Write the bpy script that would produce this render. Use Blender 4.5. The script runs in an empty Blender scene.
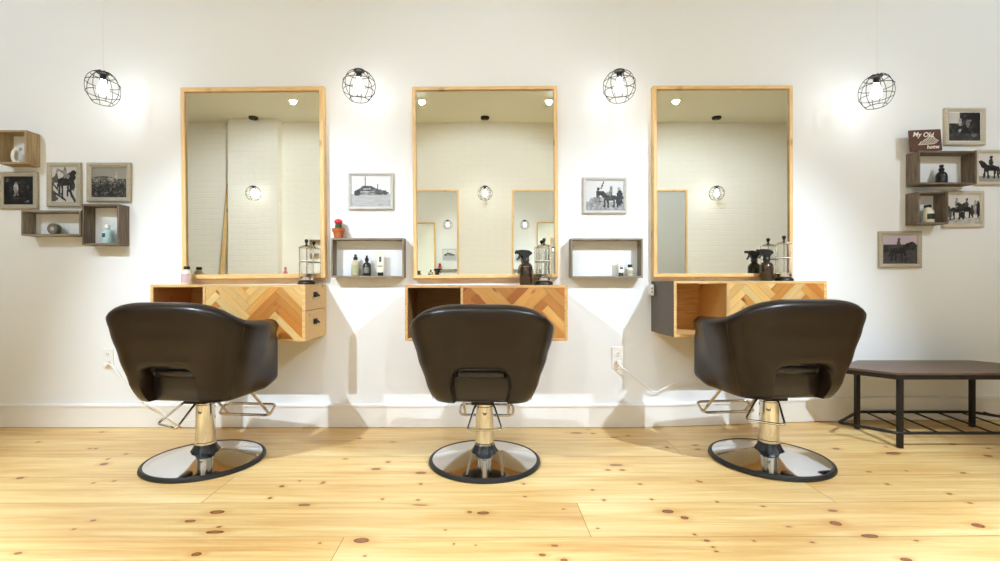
import bpy, bmesh, math, random
from mathutils import Vector, Matrix, Euler
PI = math.pi
SC = bpy.context.scene
COL = SC.collection
rnd = random.Random(7)

# ------------------------------------------------------------------ frame
# wall with the mirrors is y = 0, the room lies at y < 0; camera 3.2 m off it
CAMD, CAMZ, F = 3.2, 0.96, 480.0
def PX(px, d): return (px - 485.0) * (CAMD - d) / F
def PZ(py, d): return CAMZ + (283.0 - py) * (CAMD - d) / F
def sstep(a, b, x):
    t = min(1, max(0, (x - a) / (b - a)))
    return t * t * (3 - 2 * t)
def floor_z(x, y):                 # the old floor rises a little towards the right of the long wall
    return 0.050 * sstep(0.75, 2.75, x) * math.exp(-max(0, -y) / .75)

# ------------------------------------------------------------------ materials
def new_mat(name):
    m = bpy.data.materials.new(name); m.use_nodes = True
    nt = m.node_tree
    return m, nt, nt.nodes['Principled BSDF']
def N(nt, t, **kw):
    n = nt.nodes.new(t)
    for k, v in kw.items():
        if k.startswith('i_'):
            key = k[2:]
            n.inputs[int(key) if key.isdigit() else key].default_value = v
        else: setattr(n, k, v)
    return n
def L(nt, a, b): nt.links.new(a, b)
def srgb(r, g, b):
    f = lambda c: (c / 255 / 12.92) if c <= 10 else ((c / 255 + .055) / 1.055) ** 2.4
    return (f(r), f(g), f(b), 1)
def plain(name, col, rough=.5, metal=0, bump=0, bscale=60, var=0, vscale=12, coat=0):
    m, nt, b = new_mat(name)
    b.inputs['Base Color'].default_value = col
    b.inputs['Roughness'].default_value = rough
    b.inputs['Metallic'].default_value = metal
    if coat: b.inputs['Coat Weight'].default_value = coat
    tc = N(nt, 'ShaderNodeTexCoord')
    if var:
        n = N(nt, 'ShaderNodeTexNoise', i_Scale=vscale, i_Detail=4.0)
        L(nt, tc.outputs['Object'], n.inputs['Vector'])
        r = N(nt, 'ShaderNodeValToRGB')
        r.color_ramp.elements[0].position = .3; r.color_ramp.elements[1].position = .7
        r.color_ramp.elements[0].color = tuple(c * (1 - var) for c in col[:3]) + (1,)
        r.color_ramp.elements[1].color = tuple(min(1, c * (1 + var)) for c in col[:3]) + (1,)
        L(nt, n.outputs['Fac'], r.inputs['Fac']); L(nt, r.outputs['Color'], b.inputs['Base Color'])
    if bump:
        n = N(nt, 'ShaderNodeTexNoise', i_Scale=bscale, i_Detail=3.0)
        L(nt, tc.outputs['Object'], n.inputs['Vector'])
        bp = N(nt, 'ShaderNodeBump', i_Strength=bump, i_Distance=.002)
        L(nt, n.outputs['Fac'], bp.inputs['Height']); L(nt, bp.outputs['Normal'], b.inputs['Normal'])
    return m
def wood(name, c0, c1, axis='x', rough=.5, stretch=14, scale=9, c2=None, knots=True):
    """timber with grain along an axis of the object"""
    m, nt, b = new_mat(name)
    tc = N(nt, 'ShaderNodeTexCoord')
    mp = N(nt, 'ShaderNodeMapping')
    s = {'x': (1, stretch, stretch), 'y': (stretch, 1, stretch), 'z': (stretch, stretch, 1)}[axis]
    mp.inputs['Scale'].default_value = s
    L(nt, tc.outputs['Object'], mp.inputs['Vector'])
    n = N(nt, 'ShaderNodeTexNoise', i_Scale=scale, i_Detail=6.0, i_Roughness=.65, i_Distortion=.35)
    L(nt, mp.outputs['Vector'], n.inputs['Vector'])
    r = N(nt, 'ShaderNodeValToRGB')
    r.color_ramp.elements[0].position = .3; r.color_ramp.elements[0].color = c0
    r.color_ramp.elements[1].position = .68; r.color_ramp.elements[1].color = c1
    if c2:
        e = r.color_ramp.elements.new(.5); e.color = c2
    L(nt, n.outputs['Fac'], r.inputs['Fac'])
    out = r.outputs['Color']
    if knots:
        mp2 = N(nt, 'ShaderNodeMapping'); mp2.inputs['Scale'].default_value = tuple(.45 if v == 1 else 1 for v in s)
        L(nt, tc.outputs['Object'], mp2.inputs['Vector'])
        v = N(nt, 'ShaderNodeTexVoronoi', i_Scale=9.0)
        L(nt, mp2.outputs['Vector'], v.inputs['Vector'])
        r2 = N(nt, 'ShaderNodeValToRGB')
        r2.color_ramp.elements[0].position = .05; r2.color_ramp.elements[0].color = (1, 1, 1, 1)
        r2.color_ramp.elements[1].position = .16; r2.color_ramp.elements[1].color = (0, 0, 0, 1)
        L(nt, v.outputs['Distance'], r2.inputs['Fac'])
        mx = N(nt, 'ShaderNodeMix', data_type='RGBA')
        L(nt, r2.outputs['Color'], mx.inputs[0]); L(nt, out, mx.inputs[6])
        mx.inputs[7].default_value = tuple(c * .45 for c in c0[:3]) + (1,)
        out = mx.outputs[2]
    L(nt, out, b.inputs['Base Color'])
    b.inputs['Roughness'].default_value = rough
    bp = N(nt, 'ShaderNodeBump', i_Strength=.25, i_Distance=.001)
    L(nt, n.outputs['Fac'], bp.inputs['Height']); L(nt, bp.outputs['Normal'], b.inputs['Normal'])
    return m
def emit(name, col, s):
    m, nt, b = new_mat(name)
    b.inputs['Base Color'].default_value = col
    b.inputs['Emission Color'].default_value = col
    b.inputs['Emission Strength'].default_value = s
    return m
def attr_mat(name, rough=.5, attr='tone', grain=False, spec=.5):
    """colour comes from the mesh's own colour attribute (board tones, photograph prints)"""
    m, nt, b = new_mat(name)
    a = N(nt, 'ShaderNodeAttribute', attribute_name=attr)
    out = a.outputs['Color']
    if grain:
        uv = N(nt, 'ShaderNodeUVMap', uv_map='along')
        mp = N(nt, 'ShaderNodeMapping'); mp.inputs['Scale'].default_value = (5, 70, 1)
        L(nt, uv.outputs['UV'], mp.inputs['Vector'])
        n = N(nt, 'ShaderNodeTexNoise', i_Scale=1.0, i_Detail=5.0, i_Roughness=.6, i_Distortion=.6)
        L(nt, mp.outputs['Vector'], n.inputs['Vector'])
        r = N(nt, 'ShaderNodeValToRGB')
        r.color_ramp.elements[0].position = .32; r.color_ramp.elements[0].color = (.93, .88, .82, 1)
        r.color_ramp.elements[1].position = .62; r.color_ramp.elements[1].color = (1.06, 1.06, 1.06, 1)
        L(nt, n.outputs['Fac'], r.inputs['Fac'])
        mx = N(nt, 'ShaderNodeMix', data_type='RGBA', blend_type='MULTIPLY'); mx.inputs[0].default_value = 1
        L(nt, out, mx.inputs[6]); L(nt, r.outputs['Color'], mx.inputs[7]); out = mx.outputs[2]
        # knots
        mp2 = N(nt, 'ShaderNodeMapping'); mp2.inputs['Scale'].default_value = (9, 20, 1)
        L(nt, uv.outputs['UV'], mp2.inputs['Vector'])
        v = N(nt, 'ShaderNodeTexVoronoi', i_Scale=1.0); L(nt, mp2.outputs['Vector'], v.inputs['Vector'])
        sp = N(nt, 'ShaderNodeSeparateColor'); L(nt, v.outputs['Color'], sp.inputs['Color'])
        gt = N(nt, 'ShaderNodeMath', operation='GREATER_THAN', i_1=.72); L(nt, sp.outputs[0], gt.inputs[0])
        r2 = N(nt, 'ShaderNodeValToRGB')
        r2.color_ramp.elements[0].position = .08; r2.color_ramp.elements[0].color = (1, 1, 1, 1)
        r2.color_ramp.elements[1].position = .26; r2.color_ramp.elements[1].color = (0, 0, 0, 1)
        L(nt, v.outputs['Distance'], r2.inputs['Fac'])
        mu = N(nt, 'ShaderNodeMath', operation='MULTIPLY'); L(nt, r2.outputs['Color'], mu.inputs[0]); L(nt, gt.outputs[0], mu.inputs[1])
        mk = N(nt, 'ShaderNodeMix', data_type='RGBA'); L(nt, mu.outputs[0], mk.inputs[0]); L(nt, out, mk.inputs[6])
        mk.inputs[7].default_value = srgb(122, 72, 36); out = mk.outputs[2]
    L(nt, out, b.inputs['Base Color'])
    b.inputs['Roughness'].default_value = rough
    return m
def glass_mat(name, col=(1, 1, 1, 1), rough=0.0):
    m, nt, b = new_mat(name)
    b.inputs['Base Color'].default_value = col
    b.inputs['Transmission Weight'].default_value = 1
    b.inputs['Roughness'].default_value = rough
    b.inputs['IOR'].default_value = 1.45
    return m

M = {}
M['wall'] = plain('wall_paint', srgb(233, 234, 234), .6, bump=.12, bscale=9)
M['ceiling'] = plain('ceiling_paint', srgb(222, 222, 206), .9)
M['sidewall'] = plain('side_wall_paint', srgb(150, 144, 134), .7)
M['trimwhite'] = plain('trim_paint', srgb(236, 234, 230), .35)
M['pine'] = wood('pine_frame', srgb(214, 166, 98), srgb(238, 205, 148), 'z', .45)
M['pine_x'] = wood('pine_frame_across', srgb(214, 166, 98), srgb(238, 205, 148), 'x', .45)
M['cab'] = wood('cabinet_pine', srgb(206, 158, 92), srgb(236, 202, 142), 'x', .45)
M['cab_warm'] = wood('cabinet_pine_warm', srgb(184, 134, 80), srgb(214, 170, 112), 'x', .45)
M['cab_in_shade'] = wood('cabinet_inside_shade', srgb(172, 120, 66), srgb(205, 158, 98), 'x', .6)  # pine darkened: shade inside the left cubby put into the colour
M['cab_in_deep_shade'] = wood('cabinet_inside_deep_shade', srgb(134, 98, 56), srgb(164, 124, 76), 'x', .6)  # deeper shade of the middle cubby put into the colour
M['cab_grey'] = plain('cabinet_grey_paint', srgb(92, 82, 72), .5, var=.06)
M['chevron'] = attr_mat('chevron_boards', .42, grain=True)
M['crate_grey'] = wood('weathered_crate_grey', srgb(104, 94, 82), srgb(164, 152, 134), 'x', .8, stretch=16, scale=7, knots=False)
M['crate_grey_z'] = wood('weathered_crate_grey_upright', srgb(104, 94, 82), srgb(164, 152, 134), 'z', .8, stretch=16, scale=7, knots=False)
M['crate_dark'] = wood('weathered_crate_dark', srgb(78, 66, 56), srgb(134, 120, 104), 'x', .8, stretch=16, scale=7, knots=False)
M['crate_dark_z'] = wood('weathered_crate_dark_upright', srgb(78, 66, 56), srgb(134, 120, 104), 'z', .8, stretch=16, scale=7, knots=False)
M['crate_tan'] = wood('weathered_crate_tan', srgb(136, 112, 80), srgb(188, 166, 128), 'x', .8, stretch=16, scale=7, knots=False)
M['crate_tan_z'] = wood('weathered_crate_tan_upright', srgb(136, 112, 80), srgb(188, 166, 128), 'z', .8, stretch=16, scale=7, knots=False)
M['frame_grey'] = wood('greige_frame', srgb(160, 151, 132), srgb(180, 172, 154), 'x', .55, knots=False)
M['frame_beige'] = wood('beige_frame', srgb(184, 175, 157), srgb(204, 196, 180), 'x', .55, knots=False)
M['frame_white'] = wood('pale_frame', srgb(184, 182, 176), srgb(202, 200, 195), 'x', .5, knots=False)
M['print'] = attr_mat('photo_print', .35)
M['mat_card'] = plain('mount_card', srgb(236, 234, 228), .8)
M['leather'] = plain('brown_leather', srgb(29, 18, 10), .31, bump=.22, bscale=170, var=.16, vscale=5, coat=0)
M['leather'].node_tree.nodes['Principled BSDF'].inputs['Specular IOR Level'].default_value = .4
M['leather_seat'] = plain('dark_seat_leather', srgb(32, 24, 24), .3, bump=.18, bscale=170, coat=.2)
M['stitch'] = plain('seam_thread', srgb(62, 40, 28), .6)
M['chrome'] = plain('chrome', (.70, .69, .68, 1), .07, 1)
M['chrome_brushed'] = plain('satin_chrome', (.78, .74, .68, 1), .2, 1)
M['rubber'] = plain('black_rubber', srgb(20, 20, 21), .45)
M['black_plastic'] = plain('black_plastic', srgb(18, 17, 17), .35)
M['black_metal'] = plain('black_wire', srgb(32, 28, 26), .5, .3)
M['iron'] = plain('dark_iron', srgb(38, 33, 29), .5, .4, bump=.1)
M['bench_top'] = wood('bench_walnut', srgb(84, 64, 52), srgb(116, 92, 76), 'x', .42, stretch=18)
M['white_plastic'] = plain('white_plastic', srgb(235, 233, 228), .4)
M['grey_plastic'] = plain('grey_plastic', srgb(150, 146, 140), .4)
M['cord_grey'] = plain('pale_cord', srgb(236, 235, 232), .6)
M['glass'] = glass_mat('clear_glass')
M['amber'] = plain('amber_bottle', srgb(52, 32, 18), .12, coat=.5)
M['terracotta'] = plain('terracotta', srgb(190, 104, 58), .8, var=.08)
M['soil'] = plain('soil', srgb(60, 44, 32), .95)
M['cactus'] = plain('cactus_green', srgb(58, 84, 48), .6, bump=.3)
M['red'] = plain('cactus_red', srgb(200, 40, 58), .55, bump=.4, bscale=90)
M['pink'] = plain('pink_bottle', srgb(196, 110, 116), .4)
M['sign'] = wood('sign_board', srgb(74, 42, 30), srgb(96, 60, 44), 'x', .7, knots=False)
M['sign_paint'] = plain('sign_white_paint', srgb(232, 226, 214), .7)
M['bulb'] = emit('lit_bulb', (.95, .975, 1, 1), 38)
M['lens'] = emit('lit_lens', (1, .95, .86, 1), 40)
M['mirror_warm'], _nt, _b = new_mat('mirror_silver')
_b.inputs['Base Color'].default_value = (.90, .91, .86, 1); _b.inputs['Metallic'].default_value = 1; _b.inputs['Roughness'].default_value = 0
for _i, _n in enumerate([(.72, 'cream', (226, 220, 200)), (.5, 'black_glossy', (24, 26, 26)), (.5, 'pale_blue', (176, 204, 204)), (.5, 'white_gloss', (236, 234, 226)),
                          (.5, 'label_white', (230, 224, 222)), (.5, 'label_pink', (206, 176, 184)), (.5, 'label_black', (34, 34, 34)), (.5, 'olive_tin', (96, 104, 84)),
                          (.5, 'beige_liquid', (196, 184, 158)), (.5, 'label_blue', (40, 66, 92)), (.5, 'label_sage', (172, 176, 140)), (.5, 'label_grey', (120, 118, 112))]):
    M[_n[1]] = plain(_n[1], srgb(*_n[2]), .3 if _i < 4 else .5)

def brick_mat():
    m, nt, b = new_mat('painted_brick')
    tc = N(nt, 'ShaderNodeTexCoord')
    sx = N(nt, 'ShaderNodeSeparateXYZ'); L(nt, tc.outputs['Object'], sx.inputs[0])
    ad = N(nt, 'ShaderNodeMath', operation='ADD'); L(nt, sx.outputs['X'], ad.inputs[0]); L(nt, sx.outputs['Y'], ad.inputs[1])
    cb = N(nt, 'ShaderNodeCombineXYZ'); L(nt, ad.outputs[0], cb.inputs['X']); L(nt, sx.outputs['Z'], cb.inputs['Y'])
    nz = N(nt, 'ShaderNodeTexNoise', i_Scale=4.0, i_Detail=4.0); L(nt, tc.outputs['Object'], nz.inputs['Vector'])
    off = N(nt, 'ShaderNodeVectorMath', operation='MULTIPLY_ADD'); L(nt, nz.outputs['Color'], off.inputs[0])
    off.inputs[1].default_value = (.06, .05, 0); L(nt, cb.outputs[0], off.inputs[2])
    br = N(nt, 'ShaderNodeTexBrick'); L(nt, off.outputs[0], br.inputs['Vector'])
    br.inputs['Scale'].default_value = 1; br.inputs['Brick Width'].default_value = .215; br.inputs['Row Height'].default_value = .075
    br.inputs['Mortar Size'].default_value = .008; br.inputs['Mortar Smooth'].default_value = .7
    br.inputs['Color1'].default_value = (1, 1, 1, 1); br.inputs['Color2'].default_value = (.75, .75, .75, 1); br.inputs['Mortar'].default_value = (0, 0, 0, 1)
    n2 = N(nt, 'ShaderNodeTexNoise', i_Scale=22.0, i_Detail=5.0); L(nt, tc.outputs['Object'], n2.inputs['Vector'])
    hm = N(nt, 'ShaderNodeMath', operation='MULTIPLY_ADD', i_1=.6); L(nt, n2.outputs['Fac'], hm.inputs[0]); L(nt, br.outputs['Color'], hm.inputs[2])
    bp = N(nt, 'ShaderNodeBump', i_Strength=.45, i_Distance=.005); L(nt, hm.outputs[0], bp.inputs['Height']); L(nt, bp.outputs['Normal'], b.inputs['Normal'])
    b.inputs['Base Color'].default_value = srgb(236, 231, 217); b.inputs['Roughness'].default_value = .5
    return m
M['brick'] = brick_mat()

# floor knots, given where they lie in the photo -> (x, d, rx, ry)
def fxy(px, py):
    dist = CAMZ * F / (py - 283.0)
    return ((px - 485) * dist / F, CAMD - dist)
_k = []
for px, py, wpx, hpx in [(217, 512, 17, 4.5), (190, 521, 13, 3.6), (197, 554, 12, 5), (93, 520.5, 6, 2.5), (18, 553.5, 9, 3), (215, 532, 22, 4), (74, 529, 4, 2), (219, 527, 6, 2),
                         (361, 540.5, 20, 6.5), (304, 505, 15, 3), (483, 513, 15, 4), (470, 512, 6, 3), (420, 505, 20, 1.5), (270, 498, 5, 2.4), (282, 486, 5, 2), (382, 499, 4, 2), (418, 500, 5, 1.8), (365, 556, 4, 2),
                         (446, 530, 3, 1.5), (320, 543, 4, 2), (324, 482, 4, 1.6), (421, 484, 4, 1.6), (454, 544, 3, 2), (475, 545, 3, 1.5),
                         (668, 511.5, 14, 4.8), (684.5, 518, 11, 4.2), (555, 545.5, 8, 3), (542, 555, 9, 3.5), (564, 560, 9, 4), (695, 534.5, 4, 2), (706, 540.5, 7, 2.6), (717, 551.5, 5, 2), (713, 547, 5, 2), (652, 499.5, 4, 2), (604, 500, 4, 2), (592, 490, 4, 1.7), (525, 496.5, 4, 1.6), (524, 484, 4, 1.6), (698, 481.5, 4, 2), (717, 502, 3, 1.7), (598, 528.5, 4, 1.4), (564, 509, 4, 1.3),
                         (833, 511.5, 12, 3), (835, 523.8, 14, 6), (978, 527, 14, 5.5), (870, 536.5, 21, 5), (906, 560, 12, 5), (887, 486, 5, 2), (950, 496, 5, 2), (970, 505, 6, 2), (763, 506.5, 5, 1.6), (812, 542.5, 6, 2), (754, 541, 4, 2), (917, 541.5, 6, 2), (789, 527, 6, 1.6),
                         (104, 464, 9, 3), (108, 459, 4, 1.6), (20, 478, 8, 2.4), (90, 448.5, 4, 1.5), (96, 448.5, 4, 1.5), (126, 454, 5, 1.5), (38, 442, 4, 1.4), (114, 481, 4, 1.8), (102, 432, 6, 1.2), (93, 483, 4, 1.5),
                         (388, 462, 5, 2), (376, 469, 11, 2.6), (421, 473, 13, 3), (421, 484, 4, 2), (359, 438.5, 6, 1.6), (323, 483, 5, 2), (300, 481, 3, 1.6), (282, 486.5, 6, 1.8), (345, 459, 5, 1.2), (393, 442, 6, 1),
                         (593, 433.5, 5, 1.2), (628, 435.8, 6, 1.2), (667, 447.6, 5, 2), (616, 465, 16, 2.4), (608, 470, 7, 1.6), (622, 470, 6, 1.8), (640, 484, 5, 1.6), (700, 482, 5, 1.8), (588, 429.6, 6, .8), (698, 450, 8, 1.6), (695, 446, 7, 1.4), (576, 433, 14, 1.6), (614, 437.4, 10, 1),
                         (836, 452, 8, 1.8), (893, 457, 18, 3), (886, 451, 4, 1.2), (869, 474, 5, 1.6), (963, 476, 8, 1.6), (887, 486, 5, 1.8), (988, 460, 10, 2.6), (988, 453, 6, 1.2), (906, 473.5, 4, 1), (952, 449, 9, 1.6)]:
    x, d = fxy(px, py); dist = CAMD - d
    _k.append((x, d, max(.003, .40 * wpx * dist / F), max(.0035, .38 * hpx * dist * dist / (F * CAMZ))))
BUTTS = []
for px, py in [(584, 520), (337.5, 549), (211, 495), (815, 490), (672, 446), (448, 472)]:
    BUTTS.append(fxy(px, py))
PLK, POFF = .28, .014
def floor_mat():
    m, nt, b = new_mat('pine_floor')
    tc = N(nt, 'ShaderNodeTexCoord')
    sx = N(nt, 'ShaderNodeSeparateXYZ'); L(nt, tc.outputs['Object'], sx.inputs[0])
    def math_(op, a, b_=None, c=None):
        n = N(nt, 'ShaderNodeMath', operation=op)
        for i, v in enumerate((a, b_, c)):
            if v is None: continue
            if isinstance(v, (int, float)): n.inputs[i].default_value = v
            else: L(nt, v, n.inputs[i])
        return n.outputs[0]
    X = sx.outputs['X']; Y = sx.outputs['Y']
    q = math_('DIVIDE', math_('SUBTRACT', POFF, Y), PLK)
    pid = math_('FLOOR', q); fr = math_('FRACT', q)
    # plank tone, with a change at the butt joints
    jn = None
    seed = math_('MULTIPLY', pid, 3.17)
    for x, d in BUTTS:
        k = math.floor((d + POFF) / PLK)
        on = math_('COMPARE', pid, float(k), .3)
        right = math_('GREATER_THAN', X, x)
        seed = math_('ADD', seed, math_('MULTIPLY', math_('MULTIPLY', on, right), 1.73))
        line = math_('MULTIPLY', on, math_('LESS_THAN', math_('ABSOLUTE', math_('SUBTRACT', X, x)), .0016))
        jn = line if jn is None else math_('MAXIMUM', jn, line)
    cb = N(nt, 'ShaderNodeCombineXYZ'); L(nt, math_('MULTIPLY', X, 1.0), cb.inputs['X']); L(nt, math_('MULTIPLY', Y, 20.0), cb.inputs['Y']); L(nt, seed, cb.inputs['Z'])
    g = N(nt, 'ShaderNodeTexNoise', i_Scale=1.6, i_Detail=6.0, i_Roughness=.62, i_Distortion=.7); L(nt, cb.outputs[0], g.inputs['Vector'])
    cb2 = N(nt, 'ShaderNodeCombineXYZ'); L(nt, math_('MULTIPLY', X, .8), cb2.inputs['X']); L(nt, math_('MULTIPLY', Y, 4.0), cb2.inputs['Y']); L(nt, seed, cb2.inputs['Z'])
    g2 = N(nt, 'ShaderNodeTexNoise', i_Scale=1.3, i_Detail=3.0); L(nt, cb2.outputs[0], g2.inputs['Vector'])
    r = N(nt, 'ShaderNodeValToRGB')
    e = r.color_ramp.elements
    e[0].position = .34; e[0].color = srgb(206, 154, 88)
    e[1].position = .64; e[1].color = srgb(238, 210, 152)
    e2 = e.new(.5); e2.color = srgb(224, 188, 124)
    L(nt, math_('MULTIPLY_ADD', g.outputs['Fac'], .55, math_('MULTIPLY', g2.outputs['Fac'], .45)), r.inputs['Fac'])
    wn = N(nt, 'ShaderNodeTexWhiteNoise', noise_dimensions='1D'); L(nt, seed, wn.inputs['W'])
    hs = N(nt, 'ShaderNodeHueSaturation'); L(nt, r.outputs['Color'], hs.inputs['Color'])
    L(nt, math_('MULTIPLY_ADD', wn.outputs['Value'], .12, .94), hs.inputs['Value'])
    out = hs.outputs['Color']
    # wobble for knot outlines
    wb = N(nt, 'ShaderNodeTexNoise', i_Scale=14.0, i_Detail=2.0); L(nt, tc.outputs['Object'], wb.inputs['Vector'])
    wo = N(nt, 'ShaderNodeVectorMath', operation='MULTIPLY_ADD'); L(nt, wb.outputs['Color'], wo.inputs[0])
    wo.inputs[1].default_value = (.016, .008, 0); wo.inputs[2].default_value = (-.008, -.004, 0)
    pv = N(nt, 'ShaderNodeCombineXYZ'); L(nt, X, pv.inputs['X']); L(nt, Y, pv.inputs['Y'])
    pa = N(nt, 'ShaderNodeVectorMath', operation='ADD'); L(nt, pv.outputs[0], pa.inputs[0]); L(nt, wo.outputs[0], pa.inputs[1])
    best = None
    for x, d, rx, ry in _k:
        s = N(nt, 'ShaderNodeVectorMath', operation='MULTIPLY_ADD')
        L(nt, pa.outputs[0], s.inputs[0]); s.inputs[1].default_value = (1 / rx, 1 / ry, 0); s.inputs[2].default_value = (-x / rx, d / ry, 0)
        ln = N(nt, 'ShaderNodeVectorMath', operation='LENGTH'); L(nt, s.outputs[0], ln.inputs[0])
        best = ln.outputs['Value'] if best is None else math_('MINIMUM', best, ln.outputs['Value'])
    # halo then core
    hr = N(nt, 'ShaderNodeValToRGB'); h = hr.color_ramp.elements
    h[0].position = .0; h[0].color = (1, 1, 1, 1); h[1].position = 1; h[1].color = (0, 0, 0, 1)
    hm = h.new(.36); hm.color = (.55, .55, .55, 1)
    L(nt, math_('DIVIDE', best, 3.0), hr.inputs['Fac'])
    mh = N(nt, 'ShaderNodeMix', data_type='RGBA'); L(nt, math_('MULTIPLY', hr.outputs['Color'], .75), mh.inputs[0]); L(nt, out, mh.inputs[6]); mh.inputs[7].default_value = srgb(196, 132, 58)
    cr = N(nt, 'ShaderNodeValToRGB'); c = cr.color_ramp.elements
    c[0].position = .0; c[0].color = srgb(150, 92, 56); c[1].position = 1.0; c[1].color = srgb(92, 48, 24)
    c1 = c.new(.6); c1.color = srgb(160, 98, 58); c2 = c.new(.85); c2.color = srgb(96, 52, 28)
    L(nt, best, cr.inputs['Fac'])
    edge = N(nt, 'ShaderNodeMapRange', interpolation_type='SMOOTHSTEP'); L(nt, best, edge.inputs['Value'])
    edge.inputs['From Min'].default_value = .85; edge.inputs['From Max'].default_value = 1.12
    edge.inputs['To Min'].default_value = 1; edge.inputs['To Max'].default_value = 0
    mc = N(nt, 'ShaderNodeMix', data_type='RGBA'); L(nt, edge.outputs[0], mc.inputs[0]); L(nt, mh.outputs[2], mc.inputs[6]); L(nt, cr.outputs['Color'], mc.inputs[7])
    # seams
    sn = N(nt, 'ShaderNodeTexNoise', i_Scale=3.0); L(nt, tc.outputs['Object'], sn.inputs['Vector'])
    seam = math_('LESS_THAN', math_('MINIMUM', fr, math_('SUBTRACT', 1.0, fr)), math_('MULTIPLY', sn.outputs['Fac'], .011))
    seam = math_('MAXIMUM', seam, jn)
    ms = N(nt, 'ShaderNodeMix', data_type='RGBA'); L(nt, math_('MULTIPLY', seam, .8), ms.inputs[0]); L(nt, mc.outputs[2], ms.inputs[6]); ms.inputs[7].default_value = srgb(138, 96, 50)
    L(nt, ms.outputs[2], b.inputs['Base Color'])
    b.inputs['Roughness'].default_value = .38
    bp = N(nt, 'ShaderNodeBump', i_Strength=.35, i_Distance=.002)
    L(nt, math_('SUBTRACT', math_('MULTIPLY', g.outputs['Fac'], .3), seam), bp.inputs['Height']); L(nt, bp.outputs['Normal'], b.inputs['Normal'])
    return m
M['floor'] = floor_mat()

# ------------------------------------------------------------------ mesh helpers
def link(o): COL.objects.link(o); return o
def obj(name, bm, mat, parent=None, smooth=False, loc=None):
    bmesh.ops.recalc_face_normals(bm, faces=bm.faces[:])
    me = bpy.data.meshes.new(name); bm.to_mesh(me); bm.free()
    if smooth:
        for p in me.polygons: p.use_smooth = True
        try: me.set_sharp_from_angle(angle=math.radians(smooth if smooth is not True else 40))
        except Exception: pass
    if isinstance(mat, (list, tuple)):
        for m in mat: me.materials.append(m)
    else: me.materials.append(mat)
    o = link(bpy.data.objects.new(name, me))
    if parent: o.parent = parent
    if loc: o.location = loc
    return o
def tag(o, label, cat, group=None):
    o['label'] = label; o['category'] = cat
    if group: o['group'] = group
    return o
def thing(name, label, cat, loc=(0, 0, 0), rz=0, group=None):
    o = link(bpy.data.objects.new(name, None)); o.empty_display_size = .05
    o.location = loc; o.rotation_euler = (0, 0, rz)
    return tag(o, label, cat, group)
def struct(o): o['kind'] = 'structure'; return o
def copy_tree(o, parent=None):
    c = o.copy(); COL.objects.link(c); c.parent = parent
    for ch in list(o.children): copy_tree(ch, c)
    return c
BM = bmesh.new
def box(bm, x0, x1, y0, y1, z0, z1, bev=0, seg=2, mi=0):
    t = bmesh.new()
    bmesh.ops.create_cube(t, size=1, matrix=Matrix.Translation(((x0 + x1) / 2, (y0 + y1) / 2, (z0 + z1) / 2)) @ Matrix.Diagonal((abs(x1 - x0), abs(y1 - y0), abs(z1 - z0), 1)))
    if bev: bmesh.ops.bevel(t, geom=t.edges[:], offset=bev, segments=seg, affect='EDGES', profile=.5)
    merge(bm, t, mi); return bm
def merge(bm, t, mi=0, mat=None):
    vm = {}
    for v in t.verts: vm[v] = bm.verts.new(mat @ v.co if mat else v.co)
    for f in t.faces:
        try:
            nf = bm.faces.new([vm[v] for v in f.verts]); nf.material_index = mi or f.material_index; nf.smooth = f.smooth
        except ValueError: pass
    t.free()
def lathe(bm, prof, seg=24, c=(0, 0, 0), mat=None, close=False):
    """prof: (r, z) from bottom to top; spun about z"""
    rings = []
    for r, z in prof:
        if r < 1e-5:
            p = Vector((c[0], c[1], c[2] + z)); rings.append([bm.verts.new(mat @ p if mat else p)])
        else:
            ring = []
            for i in range(seg):
                a = 2 * PI * i / seg
                p = Vector((c[0] + r * math.cos(a), c[1] + r * math.sin(a), c[2] + z)); ring.append(bm.verts.new(mat @ p if mat else p))
            rings.append(ring)
    pairs = list(zip(rings, rings[1:])) + ([(rings[-1], rings[0])] if close else [])
    for a, b in pairs:
        for i in range(seg):
            j = (i + 1) % seg
            if len(a) == 1 and len(b) == 1: continue
            if len(a) == 1: bm.faces.new((a[0], b[j], b[i]))
            elif len(b) == 1: bm.faces.new((a[i], a[j], b[0]))
            else: bm.faces.new((a[i], a[j], b[j], b[i]))
    return bm
def tube(bm, pts, r, closed=False, seg=8):
    pts = [Vector(p) for p in pts]; n = len(pts); rings = []
    up0 = None
    for i, p in enumerate(pts):
        if closed: t = (pts[(i + 1) % n] - pts[i - 1])
        else: t = pts[min(i + 1, n - 1)] - pts[max(i - 1, 0)]
        t.normalize()
        if up0 is None:
            up0 = Vector((0, 0, 1)) if abs(t.z) < .9 else Vector((1, 0, 0))
        s = t.cross(up0)
        if s.length < 1e-4: s = t.orthogonal()
        s.normalize(); u = s.cross(t).normalized(); up0 = u
        rings.append([bm.verts.new(p + r * (math.cos(2 * PI * k / seg) * s + math.sin(2 * PI * k / seg) * u)) for k in range(seg)])
    m = n if closed else n - 1
    for i in range(m):
        a, b = rings[i], rings[(i + 1) % n]
        off = 0
        if closed and i == n - 1:
            off = min(range(seg), key=lambda o: sum((a[k].co - b[(k + o) % seg].co).length for k in range(seg)))
        for k in range(seg):
            bm.faces.new((a[k], a[(k + 1) % seg], b[(k + 1 + off) % seg], b[(k + off) % seg]))
    if not closed:
        bm.faces.new(rings[0]); bm.faces.new(rings[-1][::-1])
    return bm
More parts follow.
